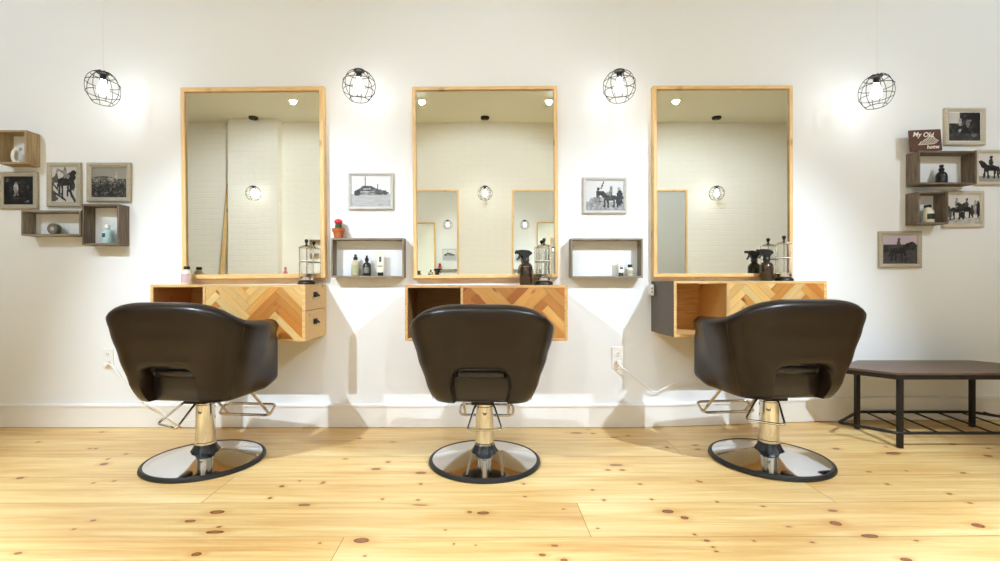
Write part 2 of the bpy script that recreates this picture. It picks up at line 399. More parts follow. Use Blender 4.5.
def fillet(pts, r, closed=False, n=5):
    """round the corners of a polyline"""
    P = [Vector(p) for p in pts]; out = []; m = len(P)
    for i, p in enumerate(P):
        if not closed and i in (0, m - 1): out.append(p); continue
        a = P[i - 1]; b = P[(i + 1) % m]
        ra = min(r, (a - p).length * .45); rb = min(r, (b - p).length * .45)
        s = p + (a - p).normalized() * ra; e = p + (b - p).normalized() * rb
        for k in range(n + 1):
            t = k / n; out.append(s * (1 - t) ** 2 + p * 2 * t * (1 - t) + e * t * t)
    return out
def prism(bm, poly, y0, y1, mat=None):
    """poly in (x, z), pushed along y"""
    a = [bm.verts.new(mat @ Vector((x, y0, z)) if mat else (x, y0, z)) for x, z in poly]
    b = [bm.verts.new(mat @ Vector((x, y1, z)) if mat else (x, y1, z)) for x, z in poly]
    n = len(poly)
    bm.faces.new(a); bm.faces.new(b[::-1])
    for i in range(n):
        j = (i + 1) % n; bm.faces.new((a[i], b[i], b[j], a[j]))
    return bm
def sphere(bm, c, r, sc=(1, 1, 1), u=20, v=12):
    bmesh.ops.create_uvsphere(bm, u_segments=u, v_segments=v, radius=r, matrix=Matrix.Translation(c) @ Matrix.Diagonal((*sc, 1)))
    return bm

# ------------------------------------------------------------------ the room
XL, XR, YF, ZC = -5.3, 5.3, -3.6, CAMZ + 2.25
bm = BM()
nx, ny = 80, 30
vs = [[bm.verts.new((XL + (XR - XL) * i / nx, YF * j / ny, floor_z(XL + (XR - XL) * i / nx, YF * j / ny))) for i in range(nx + 1)] for j in range(ny + 1)]
for j in range(ny):
    for i in range(nx): bm.faces.new((vs[j][i], vs[j][i + 1], vs[j + 1][i + 1], vs[j + 1][i]))
base = [bm.verts.new(p) for p in ((XL, 0, -.1), (XR, 0, -.1), (XR, YF, -.1), (XL, YF, -.1))]
bm.faces.new(base)
bm.faces.new([vs[0][i] for i in range(nx + 1)] + [base[1], base[0]]); bm.faces.new([vs[ny][i] for i in range(nx + 1)] + [base[2], base[3]])
bm.faces.new([vs[j][0] for j in range(ny + 1)] + [base[3], base[0]]); bm.faces.new([vs[j][nx] for j in range(ny + 1)] + [base[2], base[1]])
struct(obj('floor', bm, M['floor'], smooth=30))
struct(obj('ceiling', box(BM(), XL, XR, YF, 0, ZC, ZC + .1), M['ceiling']))
struct(obj('wall_back', box(BM(), XL - .12, XR + .12, 0, .12, -.1, ZC + .1), M['wall']))
struct(obj('wall_left', box(BM(), XL - .12, XL, YF - .12, 0, -.1, ZC + .1), M['sidewall']))
struct(obj('wall_right', box(BM(), XR, XR + .12, YF - .12, 0, -.1, ZC + .1), M['sidewall']))
bm = box(BM(), XL - .12, XR + .12, YF - .12, YF, -.1, ZC + .1)
box(bm, -3.52, -2.84, YF - .02, YF + .16, -.05, ZC + .02)          # chimney breast of the facing wall
struct(obj('wall_front', bm, M['brick']))
# baseboard follows the floor
bm = BM(); prof = [(0, 0), (-.020, 0), (-.020, .138), (-.026, .140), (-.026, .150), (-.012, .158), (0, .158)]
rows = []
for i in range(61):
    x = XL + (XR - XL) * i / 60; z = floor_z(x, 0)
    rows.append([bm.verts.new((x, y, zz + z + (.0035 if k < 2 else 0))) for k, (y, zz) in enumerate(prof)])
for a, b in zip(rows, rows[1:]):
    for k in range(len(prof)):
        j = (k + 1) % len(prof); bm.faces.new((a[k], b[k], b[j], a[j]))
bm.faces.new(rows[0]); bm.faces.new(rows[-1][::-1])
struct(obj('baseboard_back', bm, M['trimwhite']))

# ------------------------------------------------------------------ mirrors
def mirror(label, x0, x1, z0, z1, group, wall_y=0.0, side=-1, roll=0.0, t=.024, depth=.048):
    """side -1: on the long wall facing -y;  +1: on the facing wall"""
    w = x1 - x0; h = z1 - z0
    root = thing('styling_mirror', label, 'mirror', ((x0 + x1) / 2, wall_y, z0), 0, group)
    root.rotation_euler = (0, roll, PI if side > 0 else 0)
    f = BM()
    # frame of four mitred bars
    def ring(x, z, y): return [(-x, y, z[0]), (x, y, z[0]), (x, y, z[1]), (-x, y, z[1])]
    e = .003
    loops = [ring(w / 2, (0, h), 0), ring(w / 2, (0, h), -depth + e), ring(w / 2 - e, (e, h - e), -depth), ring(w / 2 - t + e, (t - e, h - t + e), -depth),
             ring(w / 2 - t, (t, h - t), -depth + e), ring(w / 2 - t, (t, h - t), 0)]
    V = [[f.verts.new(p) for p in lp] for lp in loops]
    for a, b in zip(V, V[1:] + V[:1]):
        for k in range(4): f.faces.new((a[k], a[(k + 1) % 4], b[(k + 1) % 4], b[k]))
    fr = obj('frame', f, [M['pine'], M['pine_x']], root)
    for p in fr.data.polygons:
        if abs(p.normal.z) > .7 or (abs(p.normal.y) > .5 and abs(p.center.x) < w / 2 - t * 1.3): p.material_index = 1
    obj('mirror_glass', box(BM(), -w / 2 + t - .002, w / 2 - t + .002, -.034, -.028, t - .002, h - t + .002), M['mirror_warm'], root)
    return root
MG = 'pine framed mirrors over the three cabinets'
mirror('left mirror of three, pale pine frame, reflecting a brick chimney breast', PX(181.8, .048), PX(325.2, .048), PZ(278.6, .048), PZ(86.6, .048), MG, roll=-.010, t=.03)
mirror('middle mirror in pale pine frame, above the centre salon chair', PX(413.6, .048), PX(558.6, .048), PZ(278.0, .048), PZ(86.0, .048), MG, roll=-.008)
mirror('right mirror of three, pale pine frame, amber spray bottle before its right corner', PX(653.9, .048), PX(793.6, .048), PZ(277.0, .048), PZ(85.3, .048), MG, roll=-.003)
MF = 'mirrors on the facing wall'
for xc, lab in [(-.84, 'pine framed mirror on the brick wall, reflected at lower left of the middle mirror'),
                (.85, 'pine framed mirror on the brick wall, reflected at lower right of the middle mirror'),
                (2.345, 'pine framed mirror on the brick wall, reflected at lower left of the right mirror')]:
    mirror(lab, xc - .475, xc + .475, 1.0, 2.26, MF, wall_y=YF, side=1)

# ------------------------------------------------------------------ cabinets
def clip(poly, a, b, c):
    """keep a*x+b*y<=c"""
    out = []
    for i in range(len(poly)):
        p, q = poly[i - 1], poly[i]
        dp, dq = a * p[0] + b * p[1] - c, a * q[0] + b * q[1] - c
        if (dp <= 0) != (dq <= 0):
            t = dp / (dp - dq); out.append((p[0] + t * (q[0] - p[0]), p[1] + t * (q[1] - p[1])))
        if dq <= 0: out.append(q)
    return out
def chevron_panel(name, parent, x0, x1, y, z0, z1, tones, seed, ox, oz, w=.043, n=5):
    """herringbone boards laid at 45 degrees, clipped to the panel"""
    rg = random.Random(seed); bm = BM()
    col = bm.loops.layers.color.new('tone'); uv = bm.loops.layers.uv.new('along')
    # backing so the gaps between boards are dark timber
    c = math.sqrt(.5)
    R = lambda p, q: (ox + (p - q) * c, oz + (p + q) * c)
    rects = []
    for r in range(-60, 60):
        for k in range(-8, 8):
            rects.append((r + 2 * n * k, r, n, 1, 0)); rects.append((r, r - 2 * n + 1 + 2 * n * k, 1, n, 1))
    for a, b, la, lb, o in rects:
        g = .0007
        quad = [R(a * w + g, b * w + g), R((a + la) * w - g, b * w + g), R((a + la) * w - g, (b + lb) * w - g), R(a * w + g, (b + lb) * w - g)]
        pl = quad
        for A, B, C in ((1, 0, x1), (-1, 0, -x0), (0, 1, z1), (0, -1, -z0)):
            pl = clip(pl, A, B, C)
            if not pl: break
        if not pl or len(pl) < 3: continue
        ar = abs(sum(pl[i - 1][0] * pl[i][1] - pl[i][0] * pl[i - 1][1] for i in range(len(pl)))) / 2
        if ar < 2e-5: continue
        t = rg.choice(tones); j = rg.uniform(.93, 1.07); cc = (t[0] * j, t[1] * j, t[2] * j, 1)
        dy = rg.uniform(0, .0012); u0, v0 = rg.uniform(0, 9), rg.uniform(0, 9)
        fa = [bm.verts.new((px_, y - .008 - dy, pz_)) for px_, pz_ in pl]; fb = [bm.verts.new((px_, y, pz_)) for px_, pz_ in pl]
        faces = [bm.faces.new(fa)]
        for i in range(len(pl)):
            faces.append(bm.faces.new((fa[i - 1], fa[i], fb[i], fb[i - 1])))
        for f in faces:
            for lp in f.loops:
                lp[col] = cc
                p = ((lp.vert.co.x - ox) + (lp.vert.co.z - oz)) * c; q = (-(lp.vert.co.x - ox) + (lp.vert.co.z - oz)) * c
                lp[uv].uv = (u0 + (p if o == 0 else q), v0 + (q if o == 0 else p))
    return obj(name, bm, M['chevron'], parent)
def lin(r, g, b): return srgb(r, g, b)[:3]
LIGHT_TONES = [lin(240, 216, 170), lin(228, 192, 134), lin(244, 226, 188), lin(220, 180, 120), lin(242, 220, 178), lin(232, 200, 146)]
WARM_TONES = [lin(222, 190, 140), lin(209, 168, 114), lin(228, 202, 154), lin(200, 155, 102), lin(217, 180, 126)]
def cabinet(label, x0, x1, z0, z1, div, tones, seed, body, inside, left_side, oz_off, cox, cw):
    D = .376; t = .015
    root = thing('floating_cabinet', label, 'cabinet', ((x0 + x1) / 2, 0, z0), 0, 'floating cabinets under the mirrors')
    w = x1 - x0; h = z1 - z0; a, b = -w / 2, w / 2; dv = div - (x0 + x1) / 2
    # carcass: top, bottom, divider, back
    bm = box(BM(), a, b, -D, 0, h - t, h, .0012); box(bm, a, b, -D, 0, 0, t, .0012)
    box(bm, dv, dv + t, -D, -.008, t, h - t)
    obj('carcass', bm, body, root)
    obj('side_panel', box(BM(), a, a + t, -D, 0, t, h - t), body if not left_side else M['pine_x'], root)
    if left_side: obj('side_panel', box(BM(), a - .004, a, -D + .004, 0, .0, h), left_side, root)['label'] = 'dark grey painted end panel'
    bm = box(BM(), a + t, dv, -.010, -.004, t, h - t)
    box(bm, a + t, a + t + .002, -D + .004, -.010, t, h - t); box(bm, dv - .002, dv, -D + .004, -.010, t, h - t)
    box(bm, a + t + .002, dv - .002, -D + .004, -.010, h - t - .002, h - t)
    if inside is not M['cab_in_shade']: box(bm, a + t + .002, dv - .002, -D + .004, -.010, t, t + .002)
    obj('cubby_lining', bm, inside, root)  # lining colour carries the cubby's shade; lit right cubby keeps pale pine
    bm = box(BM(), dv + t, b - t, -D + .012, -.01, t, h - t); obj('drawer_housing', bm, body, root)
    chevron_panel('chevron_front', root, dv + t + .001, b - .016, -D + .010, t * .2, h - t * .2, tones, seed, cox, oz_off, w=cw, n=6)
    zm = h * .54
    for q0, q1 in ((.003, zm - .0015), (zm + .0015, h - .003)):
        dr = obj('drawer', box(BM(), b - .016, b + .003, -D - .001, -.003, q0, q1, .0012), body, root)
        hz = (q0 + q1) / 2 + .015
        hb = BM()       # cup pull
        rows = []
        for i in range(9):
            u = PI * i / 8; rows.append([hb.verts.new((b + .003 + .020 * math.sin(v * PI / 2), -D * .55 + .032 * math.cos(u), hz - .012 + (.026 + .002) * math.sin(u) * math.cos(v * PI / 2 * .8))) for v in (0, .33, .66, 1)])
        for p, q in zip(rows, rows[1:]):
            for k in range(3): hb.faces.new((p[k], p[k + 1], q[k + 1], q[k]))
        box(hb, b + .003, b + .0045, -D * .55 - .036, -D * .55 + .036, hz - .016, hz + .018, .0006)
        obj('cup_pull', hb, M['iron'], dr, smooth=40)['label'] = 'black cup pull'
    return root
DC = .376
ZL0, ZL1 = PZ(341.6, DC), PZ(284.6, DC)
cabinet('left floating cabinet with pale chevron front and two side drawers', PX(150.3, DC), PX(304.8, DC), ZL0, ZL1, PX(202.8, DC), LIGHT_TONES, 3, M['cab'], M['cab_in_shade'], None, .09, .132, .0415)
ZM0, ZM1 = PZ(341.0, DC), PZ(285.2, DC)
cabinet('middle floating cabinet with amber chevron front behind the centre chair', PX(405.0, DC), PX(567.2, DC), ZM0, ZM1, PX(460.6, DC), WARM_TONES, 11, M['cab_warm'], M['cab_in_deep_shade'], None, .14, .152, .050)
ZR0, ZR1 = PZ(337.4, DC), PZ(281.0, DC)
cabinet('right floating cabinet with pale chevron front and dark grey end', PX(674.0, DC), PX(826.5, DC), ZR0, ZR1, PX(727.0, DC), LIGHT_TONES, 5, M['cab'], M['cab'], M['cab_grey'], .02, .151, .0415)

# ------------------------------------------------------------------ salon chairs
ZB = .366                                        # underside of the seat shell
def lerp_tab(tab, x):
    if x <= tab[0][0]: return tab[0][1]
    for (a, p), (b, q) in zip(tab, tab[1:]):
        if x <= b:
            t = (x - a) / (b - a); return p + (q - p) * (t * t * (3 - 2 * t) * .5 + t * .5)
    return tab[-1][1]
WT = [(.36, .262), (.45, .296), (.58, .338), (.70, .372), (.77, .388), (.90, .394)]
BT = [(.36, .215), (.45, .245), (.58, .272), (.70, .295), (.80, .314), (.90, .330)]
FT = [(.36, .203), (.62, .204), (.642, .200), (.662, .186), (.682, .203), (.70, .210), (.80, .208)]
TA = .56
def plan0(t, z):
    W = lerp_tab(WT, z); B = lerp_tab(BT, z); Fr = lerp_tab(FT, z)
    s = 1 if t >= 0 else -1; a = abs(t); n = 3.3
    if a <= TA:
        al = a / TA * PI / 2
        return Vector((s * W * math.sin(al) ** (2 / n), -B * max(0, math.cos(al)) ** (2 / n)))
    q = (a - TA) / (1 - TA)
    k = sstep(0, 1, q)                              # the arm panels stand upright at their front ends
    return Vector((s * (W * (1 - k) + ARMW * k), q * Fr))
ARMW = .312
def plan(t, z, th):
    p = plan0(t, z)
    if not th: return (p.x, p.y)
    e = .012
    a, b = plan0(max(-.999, t - e), z), plan0(min(.999, t + e), z)
    d = (b - a).normalized()
    return (p.x - d.y * th, p.y + d.x * th)
def z_top(t): return sum(z_top0(min(1, abs(abs(t) + k * .022))) for k in range(-4, 5)) / 9
def z_top0(t): return lerp_tab([(0, .862), (.13, .852), (.24, .828), (.31, .806), (.38, .782), (.46, .764), (.60, .754), (.8, .750), (1, .746)], abs(t))
def z_bot(t):
    a = abs(t)
    zb = lerp_tab([(0, .364), (.15, .362), (.34, .360), (.6, .360), (.8, .368), (1, .402)], a)
    tc = .122
    if a < tc:
        zb = max(zb, ZB + .178 * (1 - (a / tc) ** 3.2) ** (1 / 2.6))
    return zb
def chair_shell():
    bm = BM()
    ts = set()
    for i in range(-44, 45): ts.add(round(i / 44, 4))
    for v in (.085, .095, .102, .108, .113, .117, .1195, .1212, .122, .1225, .128, .15): ts |= {v, -v}
    ts = {t for t in ts if not .1226 < abs(t) < .127}
    ts = sorted(ts); rings = []
    K, S = 20, 10
    for t in ts:
        zt, zb = z_top(t), z_bot(t); th = .074; r = .050
        end = abs(t) > .97
        ring = []
        zs = [zb + (zt - r - zb) * k / K for k in range(K + 1)]
        for k, z in enumerate(zs):
            inset = .012 if k == 0 else (.003 if k == 1 else 0)
            x, y = plan(t, z, inset); ring.append(Vector((x, y, z + (.0 if k else .0))))
        xo, yo = plan(t, zt - r, 0); xi, yi = plan(t, zt - r, 2 * r); o = Vector((xo, yo, 0)); ii = Vector((xi, yi, 0)); mid = (o + ii) / 2; h = (o - ii) / 2
        if h.length > 1e-6: h = h.normalized() * min(h.length, r * 1.06)
        for k in range(1, S):
            a = PI * k / S
            p = mid + h * math.cos(a) * (1.10 if k < S / 2 else 1.0); ring.append(Vector((p.x, p.y, zt - r + r * math.sin(a) ** .9)))
        for k, z in enumerate(reversed(zs)):
            kk = K - k; inset = .012 if kk == 0 else (.003 if kk == 1 else 0)
            x, y = plan(t, z, th - inset + (.008 * kk / K)); ring.append(Vector((x, y, z)))
        rings.append(ring)
    # rounded arm fronts: two extra rings that shrink towards the panel centre
    def shrunk(ring, f, fw):
        c = sum(ring, Vector()) / len(ring); out = []
        nn = len(ring)
        for k, p in enumerate(ring):
            q = ring[nn - 1 - k] if k < nn else p
            m = (p + q) / 2
            out.append(Vector((p.x + (m.x - p.x) * f, p.y + fw, p.z + (c.z - p.z) * f * .06)))
        return out
    rings = [shrunk(rings[0], .32, .012)] + [shrunk(rings[0], .10, .008)] + rings + [shrunk(rings[-1], .10, .008)] + [shrunk(rings[-1], .32, .012)]
    V = [[bm.verts.new(p) for p in r] for r in rings]; n = len(V[0])
    for a, b in zip(V, V[1:]):
        for k in range(n): bm.faces.new((a[k], a[(k + 1) % n], b[(k + 1) % n], b[k]))
    for e in (V[0], V[-1]):
        for k in range(n // 2): 
            q = [e[k], e[k + 1], e[n - 2 - k], e[n - 1 - k]]
            if len(set(q)) == 4: bm.faces.new(q)
            elif len(set(q)) == 3: bm.faces.new(list(dict.fromkeys(q)))
    bmesh.ops.remove_doubles(bm, verts=bm.verts[:], dist=1e-5)
    return bm
def make_chair():
    root = thing('salon_chair', '', 'salon chair', group='brown salon chairs')
    root.location = (0, 0, 0)
    # base
    b = lathe(BM(), [(0, .060), (.05, .060), (.075, .056), (.13, .046), (.20, .034), (.262, .024), (.282, .020), (.284, .010), (0, .010)], 64)
    base = obj('base_disc', b, M['chrome'], root, smooth=35)
    obj('rubber_rim', lathe(BM(), [(.278, 0), (.296, 0), (.300, .006), (.297, .017), (.289, .0225), (.279, .021)], 64, close=True), M['rubber'], base, smooth=40)
    bt = BM(); rows = []
    for j, (r, z) in enumerate([(.049, .098), (.053, .096), (.054, .090), (.058, .078), (.066, .064), (.072, .052), (.070, .044)]):
        k = max(0, j - 1) / 5
        rows.append([bt.verts.new(((r + .005 * k * math.cos(9 * a)) * math.cos(a), (r + .005 * k * math.cos(9 * a)) * math.sin(a), z)) for a in [2 * PI * i / 72 for i in range(72)]])
    for p, q in zip(rows, rows[1:]):
        for i in range(72): bt.faces.new((p[i], p[(i + 1) % 72], q[(i + 1) % 72], q[i]))
    obj('pump_boot', bt, M['rubber'], root, smooth=50)
    obj('pump_column', lathe(BM(), [(0, .05), (.049, .05), (.049, .094), (.053, .096), (.053, .106), (.049, .108), (.047, .300), (.044, .302), (.044, .345), (0, .345)], 40), M['chrome'], root, smooth=35)
    # bracket under the seat
    s = box(BM(), -.10, .10, -.10, .16, .345, .360, .003); box(s, -.06, .06, -.055, .055, .318, .346, .004)
    obj('seat_bracket', s, M['iron'], root)
    # pump lever: wire loop
    lv = [(-.030, -.044, .338), (-.050, -.085, .318), (-.088, -.195, .228), (.088, -.195, .228), (.050, -.085, .318), (.030, -.044, .338)]
    lb = tube(BM(), fillet(lv, .022), .0062)
    lathe(lb, [(0, -.05), (.009, -.05), (.009, .05), (0, .05)], 12, mat=Matrix.Translation((0, -.040, .336)) @ Matrix.Rotation(PI / 2, 4, 'Y'))
    obj('pump_lever', lb, M['chrome'], root, smooth=45)
    # footrest: two arms and a rounded loop
    fr = BM()
    for sx in (-1, 1):
        tube(fr, [(sx * .135, .10, .372), (sx * .135, .20, .350), (sx * .135, .40, .165), (sx * .135, .43, .140)], .0085)
    lp = [(-.165, .37, .150), (.165, .37, .150), (.165, .45, .196), (-.165, .45, .196)]
    tube(fr, fillet(lp, .032, True, 6), .0085, closed=True)
    obj('footrest', fr, M['chrome_brushed'], root, smooth=45)
    # seat cushion with a rolled rear edge
    st = box(BM(), -.195, .195, -.158, .225, .354, .502, .030, 5)
    for v in st.verts:
        k = (v.co.z - .36) / .145
        v.co.x *= .90 + .14 * k
        if v.co.y < 0: v.co.y -= .012 * k
        if v.co.z > .47: v.co.z += .016 * (1 - (v.co.x / .22) ** 2)
    prof = [(0, -.125), (.014, -.125), (.021, -.118), (.024, -.112), (.021, -.106), (.024, -.098), (.026, 0), (.024, .098), (.021, .106), (.024, .112), (.021, .118), (.014, .125), (0, .125)]
    lathe(st, prof, 20, mat=Matrix.Translation((0, -.170, .506)) @ Matrix.Rotation(PI / 2, 4, 'Y'))
    obj('seat', st, M['leather_seat'], root, smooth=50)
    sh = obj('backrest', chair_shell(), M['leather'], root, smooth=62)
    for sx in (-1, 1):                             # seams on the shell
        pts = []
        for k in range(0, 21):
            z = z_bot(.40) + .006 + (z_top(.40) - .056 - z_bot(.40)) * k / 20
            x, y = plan(sx * .40, z, -.0005); pts.append((x, y, z))
        xo, yo = plan(sx * .40, z_top(.40) - .05, 0); xi, yi = plan(sx * .40, z_top(.40) - .05, .10)
        for k in range(1, 6):
            a = PI * .75 * k / 6; c0 = Vector(((xo + xi) / 2, (yo + yi) / 2, z_top(.40) - .05)); h = (Vector((xo, yo, 0)) - Vector((xi, yi, 0))) / 2
            p = c0 + h * math.cos(a) * 1.10 + Vector((0, 0, .05 * math.sin(a) ** .9)); pts.append(tuple(p))
        obj('seam', tube(BM(), pts, .0016, seg=6), M['stitch'], sh)
    return root
CH = [(PX(205.5, .610), -.610, math.radians(-6), 0.010, -30, 'left brown leather salon chair, tub back, arm pointing right'),
      (PX(484.6, .614), -.614, math.radians(-3), 0.0, 0, 'centre brown leather salon chair seen squarely from behind'),
      (PX(769, .610), -.610, math.radians(5), 0.018, -36, 'right brown leather salon chair beside the wooden bench')]
proto = make_chair()
for i, (x, y, rz, lift, lev, lab) in enumerate(CH):
    off = -.036 if i != 1 else -.012; offx = (0, -.008, -.014)[i]
    o = proto if i == 0 else copy_tree(proto)
    o.location = (x, y, floor_z(x, y)); o['label'] = lab
    for ch in o.children:
        nm = ch.name.split('.')[0]
        if nm in ('seat', 'backrest', 'footrest', 'seat_bracket'):
            ch.rotation_euler = (0, 0, rz); ch.location = (offx, off, lift)
        if nm == 'pump_lever': ch.rotation_euler = (0, 0, math.radians(lev)); ch.location = (0, 0, lift)
        if nm == 'pump_column': ch.scale = (1, 1, 1 + lift / .345)

# ------------------------------------------------------------------ pendant lamps and downlights
def pendant(label, x, y, zc, group, twist=0, oval=1.0, lean=0.0):
    root = thing('pendant_lamp', label, 'pendant lamp', (x, y, ZC), twist, group)
    c = zc - ZC; R = .100
    obj('canopy', lathe(BM(), [(0, -.030), (.050, -.030), (.058, -.024), (.060, 0), (0, 0)], 28), M['black_metal'], root, smooth=40)
    obj('cord', tube(BM(), [(0, 0, -.03), (0, 0, (c + R) * .5), (0, 0, c + R + .004)], .0016), M['cord_grey'], root, smooth=True)
    w = BM(); rw = .0020
    for k in range(8):
        a = 2 * PI * k / 8; pts = []
        for j in range(17):
            ph = math.radians(14 + (146 - 14) * j / 16)
            pts.append((R * math.sin(ph) * math.cos(a), R * math.sin(ph) * math.sin(a), c + R * math.cos(ph)))
        tube(w, pts, rw, seg=6)
    for ph in (42, 74, 108, 146):
        ph = math.radians(ph)
        tube(w, [(R * math.sin(ph) * math.cos(a), R * math.sin(ph) * math.sin(a), c + R * math.cos(ph)) for a in [2 * PI * i / 32 for i in range(32)]], rw, closed=True, seg=6)
    if oval != 1 or lean:                          # hand bent cages, a little taller than wide
        T = Matrix.Translation((0, 0, c)) @ Matrix.Rotation(lean, 4, 'Y') @ Matrix.Diagonal((oval, 1, 1.08, 1)) @ Matrix.Translation((0, 0, -c))
        R_ = Matrix.Rotation(twist, 4, 'Z'); w.transform(R_.inverted() @ T @ R_)
    obj('wire_cage', w, M['black_metal'], root, smooth=True)
    sk = lathe(BM(), [(0, c + .052), (.016, c + .052), (.017, c + .085), (.034, c + .092), (.034, c + .099), (.012, c + .104), (0, c + .106)], 20)
    if lean: sk.transform(Matrix.Translation((0, 0, c + .10)) @ Matrix.Translation((.10 * math.sin(lean), 0, 0)) @ Matrix.Translation((0, 0, -c - .10))) if not twist else sk.transform(Matrix.Rotation(-twist, 4, 'Z') @ Matrix.Translation((.06 * math.sin(lean), 0, 0)) @ Matrix.Rotation(twist, 4, 'Z'))
    obj('socket', sk, M['black_metal'], root, smooth=40)
    obj('bulb', lathe(BM(), [(0, c - .042), (.014, c - .040), (.025, c - .030), (.030, c - .012), (.027, c + .008), (.018, c + .028), (.013, c + .040), (.013, c + .052), (0, c + .052)], 20), M['bulb'], root, smooth=True)
    return root
PD = .225
PG = 'wire cage pendant lamps'
for px, py, lab, tw, ov_, ln_ in [(103, 88.5, 'wire globe pendant lamp farthest left, above framed photographs', .2, .86, 0),
                    (359, 86.3, 'wire globe pendant lamp between the left and middle mirrors', .1, 1, 0),
                    (619.3, 86.6, 'wire globe pendant lamp between the middle and right mirrors', .0, 1, 0),
                    (876.3, 91.8, 'wire globe pendant lamp right of the right mirror', .25, .86, 0)]:
    pendant(lab, PX(px, PD), -PD, PZ(py, PD), PG, tw, ov_, ln_)
for xx, lab in [(-3.14, 'wire globe pendant reflected in the left mirror'), (0, 'wire globe pendant reflected in the middle mirror'), (3.14, 'wire globe pendant reflected in the right mirror')]:
    pendant(lab, xx, YF + .225, 2.175, 'pendant lamps along the facing wall')
DL = [(-2.37, 'recessed ceiling downlight reflected in the left mirror'), (-.78, 'recessed ceiling downlight reflected at top left of the middle mirror'),
      (.79, 'recessed ceiling downlight reflected at top right of the middle mirror'), (2.36, 'recessed ceiling downlight reflected at top left of the right mirror')]
def downlight(x, y, lab, power, col=(.75, .885, 1.04), aim=18, size=135, blend=.55, yaw=0, group='recessed ceiling downlights'):
    root = thing('downlight', lab, 'ceiling light', (x, y, ZC), 0, group)
    obj('trim_ring', lathe(BM(), [(.045, -.004), (.062, -.005), (.066, 0), (.045, 0)], 28, close=True), M['white_plastic'], root, smooth=40)
    obj('lens', lathe(BM(), [(0, -.002), (.044, -.002), (.044, 0), (0, 0)], 28), M['lens'], root)
    ld = bpy.data.lights.new('downlight_beam', 'SPOT'); ld.energy = power; ld.color = col; ld.shadow_soft_size = .03
    ld.spot_size = math.radians(size); ld.spot_blend = blend
    lo = link(bpy.data.objects.new('lamp', ld)); lo.parent = root; lo.location = (0, 0, -.012)
    lo.rotation_euler = (math.radians(aim), 0, math.radians(yaw))
for x, lab in DL:
    if abs(x) > 2: downlight(x, -2.8, lab, 740, aim=42, yaw=-28 if x < 0 else 28, size=60, blend=.6)
    else: downlight(x, -2.8, lab, 110, aim=56, size=88, blend=.7)
for x, lab in ((-3.93, 'outermost ceiling downlight beyond the left mirror'), (3.93, 'outermost ceiling downlight beyond the right mirror')):
    downlight(x, -2.8, lab, 240, aim=80, yaw=-6 if x < 0 else 6, size=84, blend=.8)
for x, lab in ((-1.58, 'added unseen downlight over the left mirror, brightening the facing wall'), (0, 'added unseen downlight over the middle mirror, brightening the facing wall'), (1.58, 'added unseen downlight over the right mirror, brightening the facing wall')):
    downlight(x, -.8, lab, 470 if x == 0 else 600, aim=-50, yaw=x * 17, size=86, blend=.6, group='added unseen downlights over the mirrors')  # extra lamps out of view, added to brighten the reflected facing wall
sd = obj('smoke_detector', lathe(BM(), [(0, -.032), (.030, -.032), (.042, -.024), (.052, -.010), (.054, 0), (0, 0)], 28), M['white_plastic'], smooth=40, loc=(2.93, -2.4, ZC))
tag(sd, 'small white round ceiling fitting reflected at the top of the right mirror', 'smoke detector')

# ------------------------------------------------------------------ wall crates
def crate(label, px0, px1, py0, py1, depth, mat, t=.011, group='weathered wooden box shelves', facing=None):
    if facing: x0, x1, z0, z1, wy, s = facing
    else: x0, x1, z0, z1, wy, s = PX(px0, depth), PX(px1, depth), PZ(py1, depth), PZ(py0, depth), 0, 1
    root = thing('box_shelf', label, 'shelf box', ((x0 + x1) / 2, wy, z0), 0 if s > 0 else PI, group)
    w = x1 - x0; h = z1 - z0
    for n_, args in (('top_board', (-w / 2, w / 2, -depth, -.0005, h - t, h)), ('bottom_board', (-w / 2, w / 2, -depth, -.0005, 0, t)),
                     ('side_board', (-w / 2, -w / 2 + t, -depth, -.0005, t, h - t)), ('side_board', (w / 2 - t, w / 2, -depth, -.0005, t, h - t))):
        o = obj(n_, box(BM(), *args, .0012), M[mat + '_z'] if n_ == 'side_board' else M[mat], root)
    return root
DK = .095
crate('pale tan box shelf highest in the left cluster, white ornament inside', -3, 26, 130, 163.5, .100, 'crate_tan')
crate('grey long box shelf holding a round tin, left cluster', 21, 80.5, 210.3, 235.6, DK, 'crate_grey')
crate('grey square box shelf holding a pale blue bottle, left cluster', 82, 118.7, 204, 245, DK, 'crate_dark')
crate('grey box shelf under the building picture, cactus on top', 331, 403.8, 238, 277.5, .085, 'crate_grey')
crate('grey box shelf under the horse picture left of the right mirror', 571, 643, 238.4, 277.8, .085, 'crate_grey')
crate('dark long box shelf holding a black bottle, right cluster', 918.6, 977, 150.8, 184, DK, 'crate_dark')
crate('dark small box shelf holding a clear bottle, right cluster', 918.0, 948.5, 191.5, 224, DK, 'crate_dark')
crate('brown box shelf on the facing wall, reflected at right of the left mirror', 0, 0, 0, 0, .10, 'crate_tan', facing=(-2.43, -2.05, 1.36, 1.56, YF, -1), group='box shelves on the facing wall')

